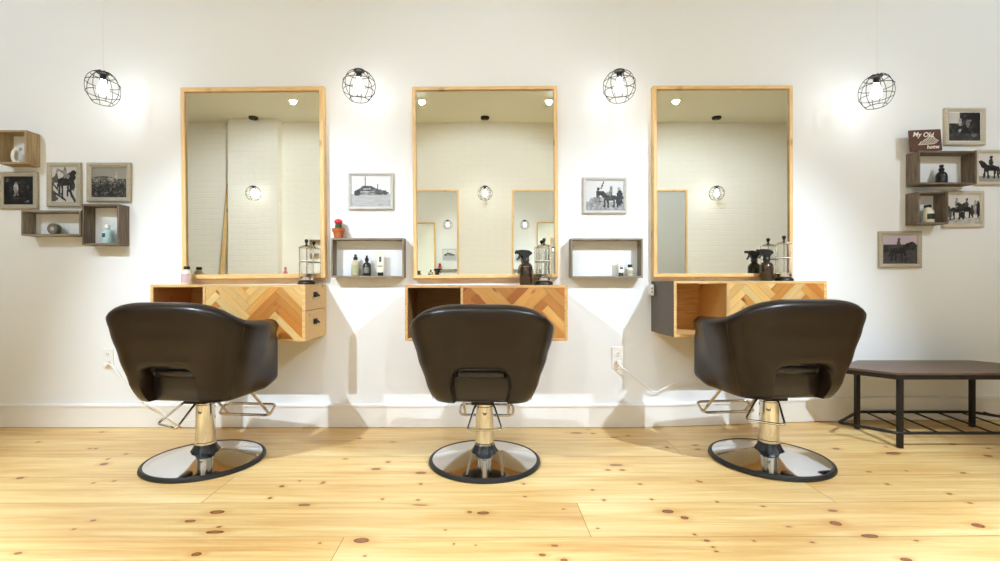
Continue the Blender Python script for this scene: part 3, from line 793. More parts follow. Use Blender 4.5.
# ------------------------------------------------------------------ framed photographs
def noise2(x, y, s):
    def h(i, j):
        v = math.sin(i * 127.1 + j * 311.7 + s * 74.7) * 43758.5453; return v - math.floor(v)
    i, j = math.floor(x), math.floor(y); u, v = x - i, y - j; u = u * u * (3 - 2 * u); v = v * v * (3 - 2 * v)
    return (h(i, j) * (1 - u) + h(i + 1, j) * u) * (1 - v) + (h(i, j + 1) * (1 - u) + h(i + 1, j + 1) * u) * v
def fbm(x, y, s): return .6 * noise2(x, y, s) + .3 * noise2(2 * x, 2 * y, s + 1) + .1 * noise2(4 * x, 4 * y, s + 2)
def ell(u, v, cx, cy, rx, ry, ang=0):
    dx, dy = u - cx, v - cy; c, s = math.cos(ang), math.sin(ang)
    return ((dx * c + dy * s) / rx) ** 2 + ((-dx * s + dy * c) / ry) ** 2 < 1
def seg(u, v, x0, y0, x1, y1, w):
    dx, dy = x1 - x0, y1 - y0; t = max(0, min(1, ((u - x0) * dx + (v - y0) * dy) / (dx * dx + dy * dy + 1e-9)))
    return (u - x0 - t * dx) ** 2 + (v - y0 - t * dy) ** 2 < w * w
def paint(base, shapes, s):
    def f(u, v):
        g = base(u, v)
        for k in shapes:
            if (k[0] == 'e' and ell(u, v, *k[2:])) or (k[0] == 's' and seg(u, v, *k[2:])): g = k[1] * .75 + .42 * max(0, fbm(u * 17, v * 17, s) - .34)
        return max(.01, min(.95, g))
    return f
def horse(cx, cy, k, g, flip=1, rider=None):
    e = [('e', g, cx, cy, .17 * k, .085 * k), ('e', g, cx + flip * .17 * k, cy + .09 * k, .07 * k, .12 * k, -flip * .5), ('e', g, cx + flip * .25 * k, cy + .17 * k, .07 * k, .038 * k, -flip * .5),
         ('s', g, cx - flip * .16 * k, cy + .03 * k, cx - flip * .21 * k, cy - .15 * k, .022 * k)]
    for dx, b in ((-.13, -.03), (-.08, .02), (.09, -.02), (.14, .03)): e.append(('s', g, cx + dx * k, cy - .03 * k, cx + (dx + b) * k, cy - .27 * k, .024 * k))
    if rider is not None:
        e += [('e', rider, cx, cy + .16 * k, .05 * k, .11 * k), ('e', rider, cx + .01, cy + .31 * k, .038 * k, .045 * k), ('s', g * .6, cx + .02 * k, cy + .08 * k, cx + .05 * k, cy - .06 * k, .025 * k)]
    return e
p_white_horse = paint(lambda u, v: .80 if v > .28 else .42 + .3 * fbm(u * 10, v * 20, 2), horse(.32, .36, 1.15, .60, 1, .12) + horse(.66, .42, 1.1, .10, -1, .5) + [('e', .08, .90, .42, .09, .26), ('e', .7, .88, .72, .05, .05), ('s', .1, .40, .72, .47, .95, .018)], 3)
p_building = paint(lambda u, v: .86 if v > .42 else .70 - .25 * abs(fbm(u * 4, v * 26, 5) - .5),
                   [('e', .30, .42, .50, .30, .13), ('e', .22, .40, .62, .16, .07), ('e', .36, .70, .47, .22, .08), ('e', .55, .36, .42, .24, .045), ('e', .2, .15, .44, .09, .09), ('s', .25, .36, .66, .36, .95, .012), ('s', .3, .66, .52, .66, .72, .012),
                    ('s', .72, .18, .47, .62, .50, .012), ('s', .7, .3, .57, .5, .58, .01), ('e', .3, .86, .44, .1, .05)], 6)
p_dark_group = paint(lambda u, v: .045 + .12 * max(0, fbm(u * 9, v * 9, 8) - .45) * 2, [('e', .22, .12, .86, .11, .07), ('e', .14, .60, .80, .25, .06), ('e', .75, .40, .58, .08, .18), ('s', .6, .40, .5, .36, .32, .035), ('s', .5, .43, .5, .46, .34, .03), ('e', .5, .40, .76, .035, .04),
                    ('e', .10, .62, .55, .09, .16), ('e', .2, .60, .70, .04, .05), ('e', .16, .80, .6, .05, .12), ('e', .15, .22, .6, .06, .14), ('s', .62, .72, .10, .82, .12, .022), ('s', .2, .05, .2, .95, .24, .01)], 9)
p_jockey = paint(lambda u, v: .75 if fbm(u * 5, v * 5, 12) > .36 else .3, horse(.52, .60, 1.5, .05, 1, .55) + [('e', .06, .78, .72, .18, .14), ('s', .1, .1, .28, .55, .06, .03), ('s', .08, .70, .35, .92, .05, .045), ('e', .6, .62, .74, .1, .06), ('s', .15, .08, .5, .4, .2, .025), ('e', .12, .85, .48, .08, .12), ('s', .55, .2, .95, .6, .8, .03)], 13)
def crowd(u, v):
    if v > .62: return .62 - .1 * v + .05 * fbm(u * 4, v * 4, 4)
    n = fbm(u * 34, v * 24, 15); return .04 + .55 * max(0, n - .38) * 1.8 + (.16 if v > .45 else 0)
p_crowd = paint(crowd, [('e', .32, .30, .66, .28, .04), ('s', .8, .70, .60, .70, .90, .025), ('s', .66, .10, .60, .95, .66, .008), ('e', .7, .58, .60, .04, .04)], 16)
p_trees = paint(lambda u, v: (.78 if (u < .34 and v > .62) else .05 + .42 * max(0, fbm(u * 12, v * 10, 18) - .42) * 2.2) if v > .25 else .10 + .25 * fbm(u * 16, v * 16, 19),
                [('e', .75, .36, .66, .06, .14), ('e', .6, .60, .60, .05, .14), ('e', .8, .34, .36, .05, .06), ('e', .55, .68, .72, .04, .05), ('e', .5, .80, .2, .1, .07), ('e', .05, .18, .42, .13, .16), ('e', .06, .82, .5, .1, .2)], 20)
p_dark_horse = paint(lambda u, v: .85 if v > .2 else .6, horse(.36, .48, 1.25, .04, -1, .10) + horse(.85, .5, 1.0, .12, 1, .2), 22)
p_parade = paint(lambda u, v: .82 if v > .22 else .55 + .3 * fbm(u * 10, v * 18, 24), horse(.32, .48, 1.15, .14, 1, .65) + horse(.62, .50, 1.05, .08, -1, .2) + [('e', .72, .88, .55, .06, .26), ('e', .1, .96, .5, .05, .3), ('e', .25, .10, .42, .06, .2), ('e', .15, .78, .45, .05, .2), ('s', .1, .04, .12, .2, .13, .02)], 25)
p_purple = paint(lambda u, v: .74 if v > .62 + .1 * fbm(u * 6, 0, 27) else (.20 + .14 * fbm(u * 12, v * 14, 28)), horse(.46, .46, 1.25, .05, 1, .30) + [('e', .10, .85, .62, .12, .16), ('e', .14, .10, .52, .12, .12), ('s', .34, .6, .22, .98, .36, .02)], 29)
def framed(label, x0, x1, y0, y1, fmat, fn, card=0.0, tint=(1, 1, 1), bar=.026, depth=.02, nu=44, nv=34):
    X0, X1, Z0, Z1 = PX(x0, depth), PX(x1, depth), PZ(y1, depth), PZ(y0, depth); w, h = X1 - X0, Z1 - Z0
    root = thing('picture_frame', label, 'framed picture', ((X0 + X1) / 2, 0, Z0), 0, 'small framed black and white pictures')
    f = BM()
    def ring(i, y): return [(-w / 2 + i, y, i), (w / 2 - i, y, i), (w / 2 - i, y, h - i), (-w / 2 + i, y, h - i)]
    loops = [ring(0, -.0005), ring(0, -depth + .003), ring(.004, -depth), ring(bar * .55, -depth), ring(bar * .75, -depth + .004), ring(bar, -depth + .006), ring(bar, -.0005)]
    V = [[f.verts.new(p) for p in lp] for lp in loops]
    for a, b in zip(V, V[1:] + V[:1]):
        for k in range(4): f.faces.new((a[k], a[(k + 1) % 4], b[(k + 1) % 4], b[k]))
    obj('frame', f, fmat, root)
    if card:
        obj('mount_card', box(BM(), -w / 2 + bar, w / 2 - bar, -.008, -.004, bar, h - bar), M['mat_card'], root)
    i = bar + card; g = BM(); col = g.loops.layers.color.new('tone')
    y = -.0095
    vs = [[g.verts.new((-w / 2 + i + (w - 2 * i) * a / nu, y, i + (h - 2 * i) * b / nv)) for a in range(nu + 1)] for b in range(nv + 1)]
    for b in range(nv):
        for a in range(nu):
            fa = g.faces.new((vs[b][a], vs[b][a + 1], vs[b + 1][a + 1], vs[b + 1][a])); c = fn((a + .5) / nu, (b + .5) / nv)
            for lp in fa.loops: lp[col] = (c * tint[0], c * tint[1], c * tint[2], 1)
    rim = [vs[0][a] for a in range(nu + 1)] + [vs[b][nu] for b in range(1, nv + 1)] + [vs[nv][a] for a in range(nu - 1, -1, -1)] + [vs[b][0] for b in range(nv - 1, 0, -1)]
    back = [g.verts.new((v.co.x, -.002 if not card else -.0078, v.co.z)) for v in rim]
    for k in range(len(rim)): g.faces.new((rim[k - 1], rim[k], back[k], back[k - 1]))
    g.faces.new(back)
    obj('photo_print', g, M['print'], root)
    return root
W1 = (1.0, .97, .90); W2 = (1, .98, .96)
framed('greige framed dark photo of a pale figure, at the left image edge', -2, 36.6, 171.5, 208.8, M['frame_grey'], p_dark_group, tint=W2, bar=.030)
framed('greige framed upright photo of a horse, second from left', 46, 80, 162.3, 206.6, M['frame_grey'], p_jockey, tint=W2, bar=.030)
framed('greige framed photo of a crowd, above the pale blue bottle', 86, 130, 162.5, 201.5, M['frame_grey'], p_crowd, tint=W1, bar=.030)
framed('whitish framed picture of a low spired building, right of left mirror', 348, 393.2, 172.5, 209.3, M['frame_white'], p_building, bar=.020, card=.0, tint=(1, 1, 1))
framed('whitish framed picture of a white horse and rider, between two mirrors', 583.3, 627, 177, 213.3, M['frame_white'], p_white_horse, bar=.020, tint=(1, 1, 1))
framed('whitish framed photo of dark trees, highest in the right cluster', 946, 986.5, 107.5, 144.8, M['frame_beige'], p_trees, bar=.024, card=.006, tint=W2)
framed('greige framed dark horse photo cut off by the right image edge', 976.5, 1019, 149.5, 184.7, M['frame_beige'], p_dark_horse, bar=.022, tint=W2)
framed('greige framed photo of horses on parade, beside the small dark box', 943.5, 984.8, 190.8, 227.2, M['frame_beige'], p_parade, bar=.024, tint=W2)
framed('greige framed photo of a dark horse, lowest in the right cluster', 880, 922.5, 231.2, 267.6, M['frame_grey'], p_purple, bar=.026, tint=(1, .93, .98))

# painted plaque: "My Old" (state outline) "home"
def text_mesh(body, size, shear=.25):
    cu = bpy.data.curves.new('lettering', 'FONT'); cu.body = body; cu.size = size; cu.shear = shear; cu.extrude = .0008; cu.resolution_u = 3; cu.offset = .0007
    o = bpy.data.objects.new('lettering', cu); COL.objects.link(o)
    dg = bpy.context.evaluated_depsgraph_get(); me = bpy.data.meshes.new_from_object(o.evaluated_get(dg))
    COL.objects.unlink(o); bpy.data.objects.remove(o); bpy.data.curves.remove(cu)
    b = BM(); b.from_mesh(me); bpy.data.meshes.remove(me); return b
DS = .086
sx0, sx1, sz0, sz1 = PX(912.2, DS), PX(943.5, DS), PZ(150.6, DS), PZ(129.0, DS)
root = thing('plaque', 'dark brown plaque with white lettering, standing on the long dark box', 'sign', ((sx0 + sx1) / 2, -DS + .012, sz0), 0)
root.rotation_euler = (math.radians(-3), math.radians(-2.5), 0)
sw, shh = sx1 - sx0, sz1 - sz0
obj('board', box(BM(), -sw / 2, sw / 2, -.006, .006, 0, shh, .0015), M['sign'], root)
S = Matrix.Rotation(PI / 2, 4, 'X')
ink = BM()
merge(ink, text_mesh('My Old', .044), mat=Matrix.Translation((-sw * .42, -.0065, shh * .70)) @ Matrix.Rotation(math.radians(4), 4, 'Y') @ S)
obj('lettering', ink, M['sign_paint'], root)['label'] = 'white hand lettering, upper word pair'
ink = BM()
merge(ink, text_mesh('home', .035), mat=Matrix.Translation((sw * .0, -.0065, shh * .10)) @ S)
obj('lettering', ink, M['sign_paint'], root)['label'] = 'white hand lettering, lower word'
KY = [(-.40, .02), (-.34, .08), (-.30, .16), (-.20, .20), (-.12, .30), (-.02, .34), (.06, .46), (.16, .50), (.26, .42), (.32, .30), (.44, .22), (.34, .10), (.22, .04), (-.10, .03)]
ky = [(x * sw * .78 + .01, shh * (.28 + z * .85)) for x, z in KY]
st = BM()
tube(st, [(x, -.0068, z) for x, z in ky], .0018, closed=True, seg=5)
for k in range(14):
    xx = -sw * .30 + k * sw * .052
    pl = clip(clip([p for p in ky], 1, .6, xx + .6 * shh * .5 + .0016), -1, -.6, -(xx + .6 * shh * .5 - .0016))
    if len(pl) > 2: prism(st, pl, -.0064, -.0076)
obj('state_outline', st, M['sign_paint'], root)

# ------------------------------------------------------------------ bottles and small things
def bottle(name, label, cat, x, y, z, prof, mat, cap=None, capmat=None, lab=None, labmat=None, group=None, seg=24):
    root = thing(name, label, cat, (x, y, z), 0, group)
    obj('body', lathe(BM(), prof, seg), mat, root, smooth=40)
    if cap: obj('cap', lathe(BM(), cap, seg), capmat, root, smooth=40)
    if lab:                                       # label wrapped round the front
        r, z0, z1, a = lab; b = BM(); n = 14; rows = []
        for i in range(n + 1):
            t = -PI / 2 - a + 2 * a * i / n
            rows.append([b.verts.new((q * math.cos(t), q * math.sin(t), zz)) for q, zz in ((r + .0006, z0), (r + .0006, z1), (r - .0004, z1), (r - .0004, z0))])
        for p, q in zip(rows, rows[1:]):
            for k in range(4): b.faces.new((p[k], q[k], q[(k + 1) % 4], p[(k + 1) % 4]))
        b.faces.new(rows[0]); b.faces.new(rows[-1][::-1])
        obj('paper_label', b, labmat, root, smooth=40)
    return root
def cyl_prof(r, h, sh=None, neck=None, nh=None):
    sh = sh or r * .5; neck = neck or r * .45; nh = nh or .012
    return [(0, 0), (r * .92, 0), (r, .004), (r, h - sh), (r * .93, h - sh * .6), (r * .70, h - sh * .2), (neck, h), (neck, h + nh), (0, h + nh)]
def cap_prof(r, z0, z1): return [(0, z0), (r, z0), (r, z1 - .002), (r * .9, z1), (0, z1)]
def spray(label, x, y, z, group, r=.040, h=.135, k=1.0, face=-1):
    root = thing('spray_bottle', label, 'spray bottle', (x, y, z), 0, group)
    obj('body', lathe(BM(), cyl_prof(r, h, r * .8, r * .45, .016), 28), M['amber'], root, smooth=40)
    obj('collar', lathe(BM(), [(0, h + .006), (r * .52, h + .006), (r * .52, h + .022), (r * .40, h + .030), (0, h + .030)], 24), M['black_plastic'], root, smooth=40)
    f = face
    hd = [(f * -.040, h + .055), (f * -.038, h + .066), (f * -.018, h + .078), (f * .022, h + .082), (f * .050, h + .080), (f * .054, h + .074), (f * .054, h + .066), (f * .030, h + .062), (f * .022, h + .050), (f * .018, h + .026), (f * -.018, h + .026), (f * -.020, h + .046)]
    b = prism(BM(), hd, -.014, .014); bmesh.ops.bevel(b, geom=b.edges[:], offset=.003, segments=2, affect='EDGES')
    lathe(b, [(0, 0), (.009, 0), (.009, .010), (.006, .012), (0, .012)], 14, mat=Matrix.Translation((f * .052, 0, h + .072)) @ Matrix.Rotation(f * PI / 2, 4, 'Y'))
    obj('spray_head', b, M['black_plastic'], root)
    tr = [(f * .026, h + .062), (f * .036, h + .062), (f * .040, h + .044), (f * .052, h + .022), (f * .046, h + .020), (f * .032, h + .040)]
    obj('trigger', prism(BM(), tr, -.006, .006), M['black_plastic'], root)
    return root
def jar(label, x, y, z, group, r=.050, h=.235):
    root = thing('disinfectant_jar', label, 'glass jar', (x, y, z), 0, group)
    obj('base', lathe(BM(), [(0, 0), (r * 1.18, 0), (r * 1.2, .008), (r * 1.12, .018), (r * .9, .026), (0, .026)], 32), M['black_plastic'], root, smooth=40)
    obj('base_collar', lathe(BM(), [(0, .026), (r * .92, .026), (r * 1.02, .034), (r * .98, .046), (0, .046)], 32), M['chrome'], root, smooth=40)
    obj('glass_body', lathe(BM(), [(0, .046), (r, .047), (r, h), (r - .003, h), (r - .003, .051), (0, .051)], 40), M['glass'], root, smooth=40)
    obj('lid', lathe(BM(), [(0, h), (r * 1.04, h), (r * 1.06, h + .004), (r * .8, h + .012), (r * .3, h + .018), (r * .15, h + .024), (0, h + .024)], 32), M['chrome'], root, smooth=40)
    obj('knob', lathe(BM(), [(0, h + .020), (.006, h + .022), (.006, h + .032), (.011, h + .040), (.012, h + .050), (.008, h + .056), (0, h + .058)], 18), M['black_plastic'], root, smooth=40)
    rb = lathe(BM(), [(0, .056), (.0022, .056), (.0022, h), (0, h)], 8); lathe(rb, [(0, .052), (r * .7, .052), (r * .7, .055), (0, .055)], 20)
    obj('lift_rod', rb, M['chrome'], root)
    bd = lathe(BM(), [(r + .0005, h * .62), (r + .0005, h * .645), (r + .0001, h * .645), (r + .0001, h * .62)], 40, close=True)
    obj('printed_band', bd, M['white_gloss'], root, smooth=40)
    return root
BG, JG = 'amber spray bottles', 'glass comb jars on the cabinets'
dj = .105
spray('amber spray bottle on the middle cabinet left of its glass jar', PX(526, dj), -dj, ZM1, BG, r=.042, h=.145)
spray('amber spray bottle on the right cabinet left of its glass jar', PX(766.5, dj), -dj, ZR1, BG, r=.040, h=.125)
jar('clear glass comb jar on the left cabinet', PX(306.5, .10), -.10, ZL1, JG, r=.046, h=.235)
jar('clear glass comb jar on the middle cabinet', PX(544, .10), -.10, ZM1, JG, r=.048, h=.245)
jar('clear glass comb jar on the right cabinet', PX(784, .12), -.12, ZR1, JG, r=.046, h=.235)
bottle('lotion_bottle', 'small white bottle with black cap on left end of left cabinet', 'bottle', PX(186.8, .10), -.10, ZL1, cyl_prof(.031, .094, .024, .016, .006), M['cream'], cap_prof(.018, .098, .117), M['black_plastic'],
       (.031, .014, .068, 1.0), M['label_pink'])
# left centre crate contents
zc = PZ(277.5, .085) + .0118
bottle('shampoo_bottle', 'beige bottle with black spray cap, leftmost in box under building picture', 'bottle', PX(355.5, .045), -.045, zc, cyl_prof(.027, .098, .02, .012, .008), M['beige_liquid'], [(0, .104), (.014, .104), (.014, .122), (.008, .126), (.008, .140), (0, .142)], M['black_plastic'], (.027, .02, .07, .9), M['label_sage'])
bottle('serum_bottle', 'black bottle in the middle of the box under building picture', 'bottle', PX(366.8, .045), -.045, zc, cyl_prof(.027, .088, .03, .010, .012), M['black_glossy'], [(0, .098), (.013, .098), (.012, .114), (.006, .120), (.006, .132), (0, .134)], M['black_plastic'], (.027, .018, .055, .8), M['label_grey'])
def squeeze_tube(label, x, y, z, h, r, mat, capmat, strip, group=None):
    root = thing('squeeze_tube', label, 'tube', (x, y, z), 0, group); b = BM(); rows = []
    for k in range(9):
        t = k / 8; ry = r * .75 * (1 - t) + .0015; rx = r * (1 + .18 * t)
        rows.append([b.verts.new((rx * math.cos(a), ry * math.sin(a), .022 + (h - .022) * t)) for a in [2 * PI * i / 20 for i in range(20)]])
    for p, q in zip(rows, rows[1:]):
        for i in range(20): b.faces.new((p[i], p[(i + 1) % 20], q[(i + 1) % 20], q[i]))
    b.faces.new(rows[0]); b.faces.new(rows[-1])
    obj('body', b, mat, root, smooth=50)
    obj('cap', lathe(BM(), cap_prof(r * .72, 0, .022), 20), capmat, root, smooth=40)
    zs = [.05, h * .55, h * .8]; pr = BM()
    for z0, z1, wd in strip:
        rr = []
        for zz in (z0, z1):
            t = (zz - .022) / (h - .022); ry = r * .75 * (1 - t) + .0015; rx = r * (1 + .18 * t)
            rr.append([pr.verts.new((rx * q * math.cos(a), ry * q * math.sin(a), zz)) for q in (1.02,) for a in [-PI / 2 - wd + 2 * wd * i / 8 for i in range(9)]])
        for i in range(8): pr.faces.new((rr[0][i], rr[0][i + 1], rr[1][i + 1], rr[1][i]))
    obj('printed_panel', pr, M['label_blue'] if mat is M['cream'] else M['label_black'], root, smooth=40)
    return root
squeeze_tube('cream squeeze tube on its black cap, rightmost in box under building picture', PX(380.5, .045), -.045, zc, .156, .026, M['cream'], M['black_plastic'], [(.06, .066, .6), (.09, .125, .25)])
zc2 = PZ(277.8, .085) + .0118
squeeze_tube('small white tube on a black cap in the box under horse picture', PX(621, .045), -.045, zc2, .105, .020, M['white_gloss'], M['black_plastic'], [(.045, .058, .5), (.064, .068, .6)])
bottle('cream_bottle', 'small cream bottle with black cap in the box under horse picture', 'bottle', PX(630, .045), -.045, zc2, cyl_prof(.021, .056, .014, .013, .004), M['cream'], cap_prof(.015, .058, .076), M['black_plastic'], (.021, .014, .038, .8), M['label_sage'])
# cactus
cz = PZ(238, .085)
root = thing('potted_cactus', 'red topped cactus in a terracotta pot on the box shelf', 'cactus', (PX(338.5, .05), -.05, cz + .0006))
obj('pot', lathe(BM(), [(0, 0), (.026, 0), (.034, .044), (.040, .044), (.042, .064), (.036, .064), (.034, .050), (0, .050)], 28), M['terracotta'], root, smooth=40)
obj('soil', lathe(BM(), [(0, .050), (.034, .050), (.033, .056), (0, .058)], 20), M['soil'], root)
stb = BM(); rows = []
for k in range(8):
    t = k / 7; r = .017 * (.9 + .25 * math.sin(PI * t))
    rows.append([stb.verts.new((r * (1 + .18 * math.cos(5 * a)) * math.cos(a), r * (1 + .18 * math.cos(5 * a)) * math.sin(a), .054 + .042 * t)) for a in [2 * PI * i / 30 for i in range(30)]])
for p, q in zip(rows, rows[1:]):
    for i in range(30): stb.faces.new((p[i], p[(i + 1) % 30], q[(i + 1) % 30], q[i]))
stb.faces.new(rows[0]); stb.faces.new(rows[-1])
obj('stem', stb, M['cactus'], root, smooth=50)
rb = BM(); sphere(rb, (0, 0, .108), .024, (1.05, 1.05, .82), 22, 14)
for v in rb.verts:
    a = math.atan2(v.co.y, v.co.x); kk = 1 + .10 * math.cos(9 * a); v.co.x *= kk; v.co.y *= kk
obj('red_head', rb, M['red'], root, smooth=60)
# left cluster contents
zt = PZ(163.5, .100) + .0118
b = BM(); arc = []
for k in range(15):
    a = math.radians(70 + 225 * k / 14); arc.append((.036 * math.cos(a), 0, .050 + .048 * math.sin(a)))
tube(b, arc, .012, seg=10)
for v in b.verts: v.co.z = max(.0005, v.co.z)
tag(obj('crescent_ornament', b, M['white_gloss'], smooth=50, loc=(PX(18.5, .05), -.05, zt)), 'white crescent ornament standing in the pale tan box', 'ornament')
zt = PZ(235.6, DK) + .0118
root = thing('round_tin', 'round greenish tin on its edge in the long grey box', 'tin', (PX(54.5, .05), -.05, zt))
R_ = .036; mt = Matrix.Translation((0, 0, R_)) @ Matrix.Rotation(PI / 2, 4, 'X')
obj('body', lathe(BM(), [(0, -.016), (R_ * .96, -.016), (R_, -.012), (R_, .012), (R_ * .96, .016), (0, .016)], 32, mat=mt), M['olive_tin'], root, smooth=40)
obj('paper_label', lathe(BM(), [(0, .0158), (R_ * .72, .0158), (R_ * .72, .0166), (0, .0166)], 28, mat=mt), M['label_grey'], root)
obj('label_centre', lathe(BM(), [(0, .0166), (R_ * .34, .0166), (R_ * .34, .0172), (0, .0172)], 20, mat=mt), M['label_pink'], root)
zt = PZ(245, DK) + .0118
bottle('tonic_bottle', 'pale blue bottle in the square grey box', 'bottle', PX(107.5, .05), -.05, zt, cyl_prof(.033, .098, .030, .014, .004), M['pale_blue'], cap_prof(.016, .101, .124), M['white_gloss'], (.033, .040, .066, .30), M['label_blue'])
# right cluster contents
zt = PZ(184, DK) + .0118
bottle('pump_bottle', 'black bottle standing in the long dark box', 'bottle', PX(941.5, .05), -.05, zt, cyl_prof(.030, .078, .028, .012, .006), M['black_glossy'], [(0, .082), (.014, .082), (.015, .098), (.009, .104), (.013, .112), (.010, .122), (0, .126)], M['black_plastic'], (.030, .012, .046, .8), M['label_black'])
zt = PZ(224, DK) + .0118
bottle('clear_bottle', 'pale bottle with black label in the small dark box', 'bottle', PX(927.5, .05), -.05, zt, cyl_prof(.034, .096, .026, .018, .006), M['cream'], cap_prof(.019, .100, .118), M['black_plastic'], (.034, .022, .058, .8), M['label_black'])
# facing wall: ledges with a few bottles, seen only in the mirrors
for x0, x1, lab in ((-1.32, -.42, 'timber ledge under the facing-wall mirror reflected left in the middle mirror'), (-2.83, -2.3, 'timber ledge by the chimney breast on the facing wall')):
    b = box(BM(), x0, x1, YF, YF + .20, .905, .93, .002); box(b, x0 + .08, x0 + .10, YF, YF + .16, .80, .905); box(b, x1 - .10, x1 - .08, YF, YF + .16, .80, .905)
    tag(obj('ledge_shelf', b, M['cab']), lab, 'shelf', 'ledges on the facing wall')
spray('black topped spray bottle on the facing wall ledge, reflected in the middle mirror', -.67, YF + .10, .93, 'bottles on the facing wall', face=1, h=.15)
bottle('cream_bottle', 'small dark bottle beside the spray bottle reflected in the middle mirror', 'bottle', -.775, YF + .10, .93, cyl_prof(.028, .12, .02, .013, .01), M['black_glossy'], cap_prof(.016, .128, .16), M['black_plastic'], group='bottles on the facing wall')
bottle('cream_bottle', 'brown bottle on the facing wall, reflected in middle mirror bottom left corner', 'bottle', -.925, YF + .10, .93, cyl_prof(.034, .17, .03, .014, .01), M['amber'], cap_prof(.018, .178, .20), M['amber'], group='bottles on the facing wall')
bottle('pink_bottle', 'small pink bottle reflected low in the left mirror', 'bottle', -2.755, YF + .10, .93, cyl_prof(.030, .20, .06, .012, .01), M['pink'], cap_prof(.016, .208, .25), M['pink'])
root_b = box(BM(), -.027, .027, -.012, .012, 0, 2.35, .003)
pk = obj('timber_plank', root_b, M['pine'], loc=(-3.66, YF + .20, 0.002)); pk.rotation_euler = (math.radians(4.0), math.radians(2.2), 0)
tag(pk, 'slim timber plank leaning beside the brick chimney breast in the left mirror', 'plank')

# ------------------------------------------------------------------ bench
HX = [(2.325, -.49), (2.145, -.28), (2.45, -.04), (3.20, -.04), (3.37, -.28), (3.22, -.49)]
fz = floor_z(2.6, -.3)
root = thing('wooden_bench', 'low dark wooden bench with black iron legs at right', 'bench', (2.77, -.27, fz))
def hexpts(s, z): return [((x - 2.77) * s, (y + .27) * s, z) for x, y in HX]
def hexprism(z0, z1, s=1.0, bev=.0):
    b = BM(); a = [b.verts.new(p) for p in hexpts(s, z0)]; c = [b.verts.new(p) for p in hexpts(s, z1)]
    b.faces.new(a); b.faces.new(c[::-1])
    for i in range(6): b.faces.new((a[i - 1], a[i], c[i], c[i - 1]))
    if bev: bmesh.ops.bevel(b, geom=b.edges[:], offset=bev, segments=2, affect='EDGES')
    return b
TOPZ = .452 - fz
obj('bench_top', hexprism(TOPZ - .013, TOPZ, 1.0, .003), M['bench_top'], root)
b = BM(); o_, i_ = hexpts(.995, 0), hexpts(.93, 0)
V = [[b.verts.new((x, y, z)) for x, y, _ in pts] for pts, z in ((o_, TOPZ - .038), (o_, TOPZ - .013), (i_, TOPZ - .013), (i_, TOPZ - .038))]
for p, q in zip(V, V[1:] + V[:1]):
    for k in range(6): b.faces.new((p[k - 1], p[k], q[k], q[k - 1]))
obj('apron', b, M['iron'], root)
RZ = .10 - fz + .012
for lx, ly in ((2.355, -.475), (2.36, -.155), (3.11, -.135), (3.115, -.475)):
    zf = floor_z(lx, ly) - fz
    obj('leg', box(BM(), lx - 2.77 - .0125, lx - 2.77 + .0125, ly + .27 - .0125, ly + .27 + .0125, zf, TOPZ - .030, .002), M['iron'], root)
b = tube(BM(), fillet(hexpts(.99, RZ), .02, True, 3), .009, closed=True)
obj('shelf_ring', b, M['iron'], root, smooth=45)
for k in range(6):
    x0 = 2.50 + k * .155 ; x1 = x0 - .085
    obj('shelf_rod', tube(BM(), [(x0 - 2.77, -.05 + .27, RZ), ((x0 + x1) / 2 - 2.77, .0, RZ), (x1 - 2.77, -.49 + .275, RZ)], .0055), M['iron'], root, smooth=45)

# ------------------------------------------------------------------ sockets and cords
def outlet(label, px0, px1, py0, py1):
    X0, X1, Z0, Z1 = PX(px0, 0), PX(px1, 0), PZ(py1, 0), PZ(py0, 0)
    root = thing('power_outlet', label, 'outlet', ((X0 + X1) / 2, 0, (Z0 + Z1) / 2), 0, 'white wall outlets'); w, h = X1 - X0, Z1 - Z0
    obj('cover_plate', box(BM(), -w / 2, w / 2, -.007, 0, -h / 2, h / 2, .0025), M['white_plastic'], root)
    for s in (-1, 1):
        f = lathe(BM(), [(0, 0), (.017, 0), (.017, .003), (0, .003)], 20, mat=Matrix.Translation((0, -.007, s * .028)) @ Matrix.Rotation(PI / 2, 4, 'X'))
        fo = obj('socket_face', f, M['white_plastic'], root)
        g = box(BM(), -.007, -.0045, -.0106, -.0098, s * .028 - .001, s * .028 + .009); box(g, .0045, .007, -.0106, -.0098, s * .028 - .001, s * .028 + .009); box(g, -.002, .002, -.0106, -.0098, s * .028 - .010, s * .028 - .006)
        obj('slot', g, M['black_plastic'], fo)
    return root
outlet('white wall outlet left of the left chair', 103.8, 113.8, 348.5, 368.6)
outlet('white wall outlet between the centre and right chairs', 611.8, 623.4, 346.6, 369)
def spline(pts, n=8):
    P = [Vector(p) for p in pts]; P = [P[0]] + P + [P[-1]]; out = []
    for i in range(1, len(P) - 2):
        for k in range(n):
            t = k / n
            out.append(.5 * ((2 * P[i]) + (-P[i - 1] + P[i + 1]) * t + (2 * P[i - 1] - 5 * P[i] + 4 * P[i + 1] - P[i + 2]) * t * t + (-P[i - 1] + 3 * P[i] - 3 * P[i + 1] + P[i + 2]) * t ** 3))
    return out + [P[-1]]
def W(px, py, d): return (PX(px, d), -d, PZ(py, d))
def cord(label, pts, plug):
    root = thing('extension_lead', label, 'cord', plug, 0, 'white power cords')
    P = [Vector(p) - Vector(plug) for p in pts]
    obj('cable', tube(BM(), spline(P), .0048, seg=8), M['white_plastic'], root, smooth=True)
    obj('plug', box(BM(), -.014, .014, -.018, .006, -.014, .014, .004), M['white_plastic'], root)
    return root
pl = (PX(108.3, .02), -.0175, PZ(361.9, .01)); pl = (PX(108.8, 0), -.0175, PZ(358.5, 0) - .028)
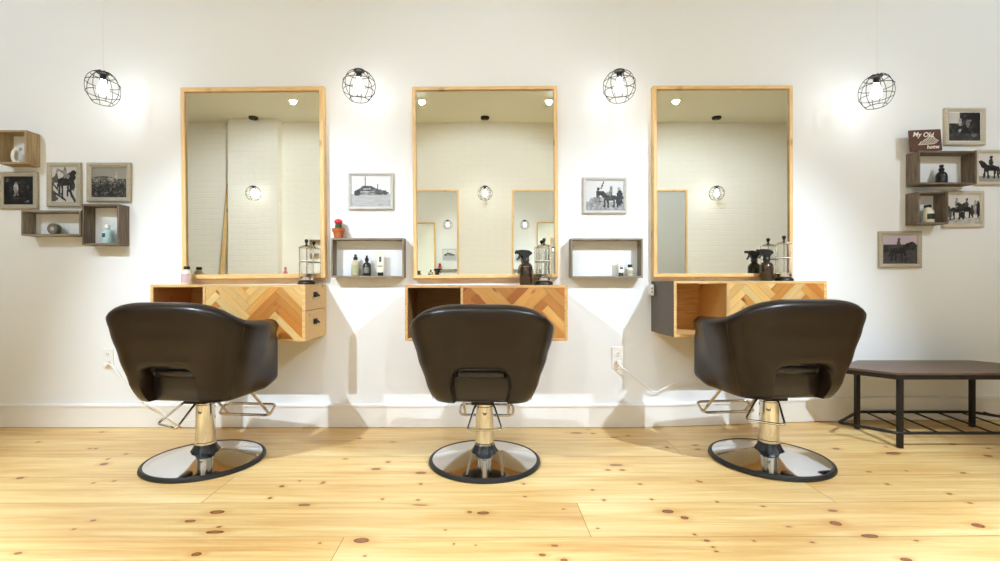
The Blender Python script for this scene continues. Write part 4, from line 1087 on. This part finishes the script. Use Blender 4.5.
cord('white cord from the left outlet down behind the left chair', [pl, W(112, 366, .045), W(122, 379, .05), W(135, 394, .05), W(147, 404.5, .05), W(158, 409, .06), W(167, 417, .06), W(178, 421, .08), W(196, 420, .10), W(215, 420, .12)], pl)
pl = (PX(617.6, 0), -.0175, PZ(357.8, 0) - .028)
cord('white cord sagging from the outlet to behind the right chair', [pl, W(622, 367, .04), W(636, 378, .035), W(648, 388, .03), W(655.5, 392, .03), W(664, 388.5, .03), W(675, 383, .03), W(688, 380.2, .04), W(700, 376, .06), W(712, 368, .10), W(722, 352, .16), W(730, 338.2, .2)], pl)
# little outlet box on the end of the right cabinet
xe = PX(674.0, DC) - .0085
root = thing('outlet_box', 'small white outlet box on the dark end of the right cabinet', 'outlet', (xe - .001, -.045, PZ(290, .045)))
obj('housing', box(BM(), -.024, 0, -.028, .028, -.036, .036, .004), M['white_plastic'], root)
g = box(BM(), -.018, -.010, -.0295, -.0275, .004, .016); box(g, -.018, -.010, -.0295, -.0275, -.018, -.006)
obj('slot', g, M['grey_plastic'], root)

# ------------------------------------------------------------------ world, camera, colour
w = bpy.data.worlds.new('World'); SC.world = w; w.use_nodes = True
w.node_tree.nodes['Background'].inputs['Color'].default_value = (1, .97, .92, 1)
w.node_tree.nodes['Background'].inputs['Strength'].default_value = .05
cd = bpy.data.cameras.new('camera'); cam = link(bpy.data.objects.new('camera', cd))
cam.location = (0, -CAMD, CAMZ); cam.rotation_euler = (PI / 2, 0, 0)
cd.sensor_width = 36; cd.lens = 36 * F / 1000; cd.shift_x = .015; cd.shift_y = .0025; cd.clip_start = .02
SC.camera = cam
SC.view_settings.view_transform = 'Standard'; SC.view_settings.look = 'None'; SC.view_settings.gamma = 1
SC.view_settings.use_curve_mapping = False
SC.view_settings.exposure = -0.11
SC.cycles.max_bounces = 14; SC.cycles.diffuse_bounces = 7; SC.cycles.glossy_bounces = 8; SC.cycles.transmission_bounces = 8
SC.cycles.caustics_reflective = False; SC.cycles.caustics_refractive = False
SC.cycles.sample_clamp_indirect = 6
SC.cycles.use_denoising = True
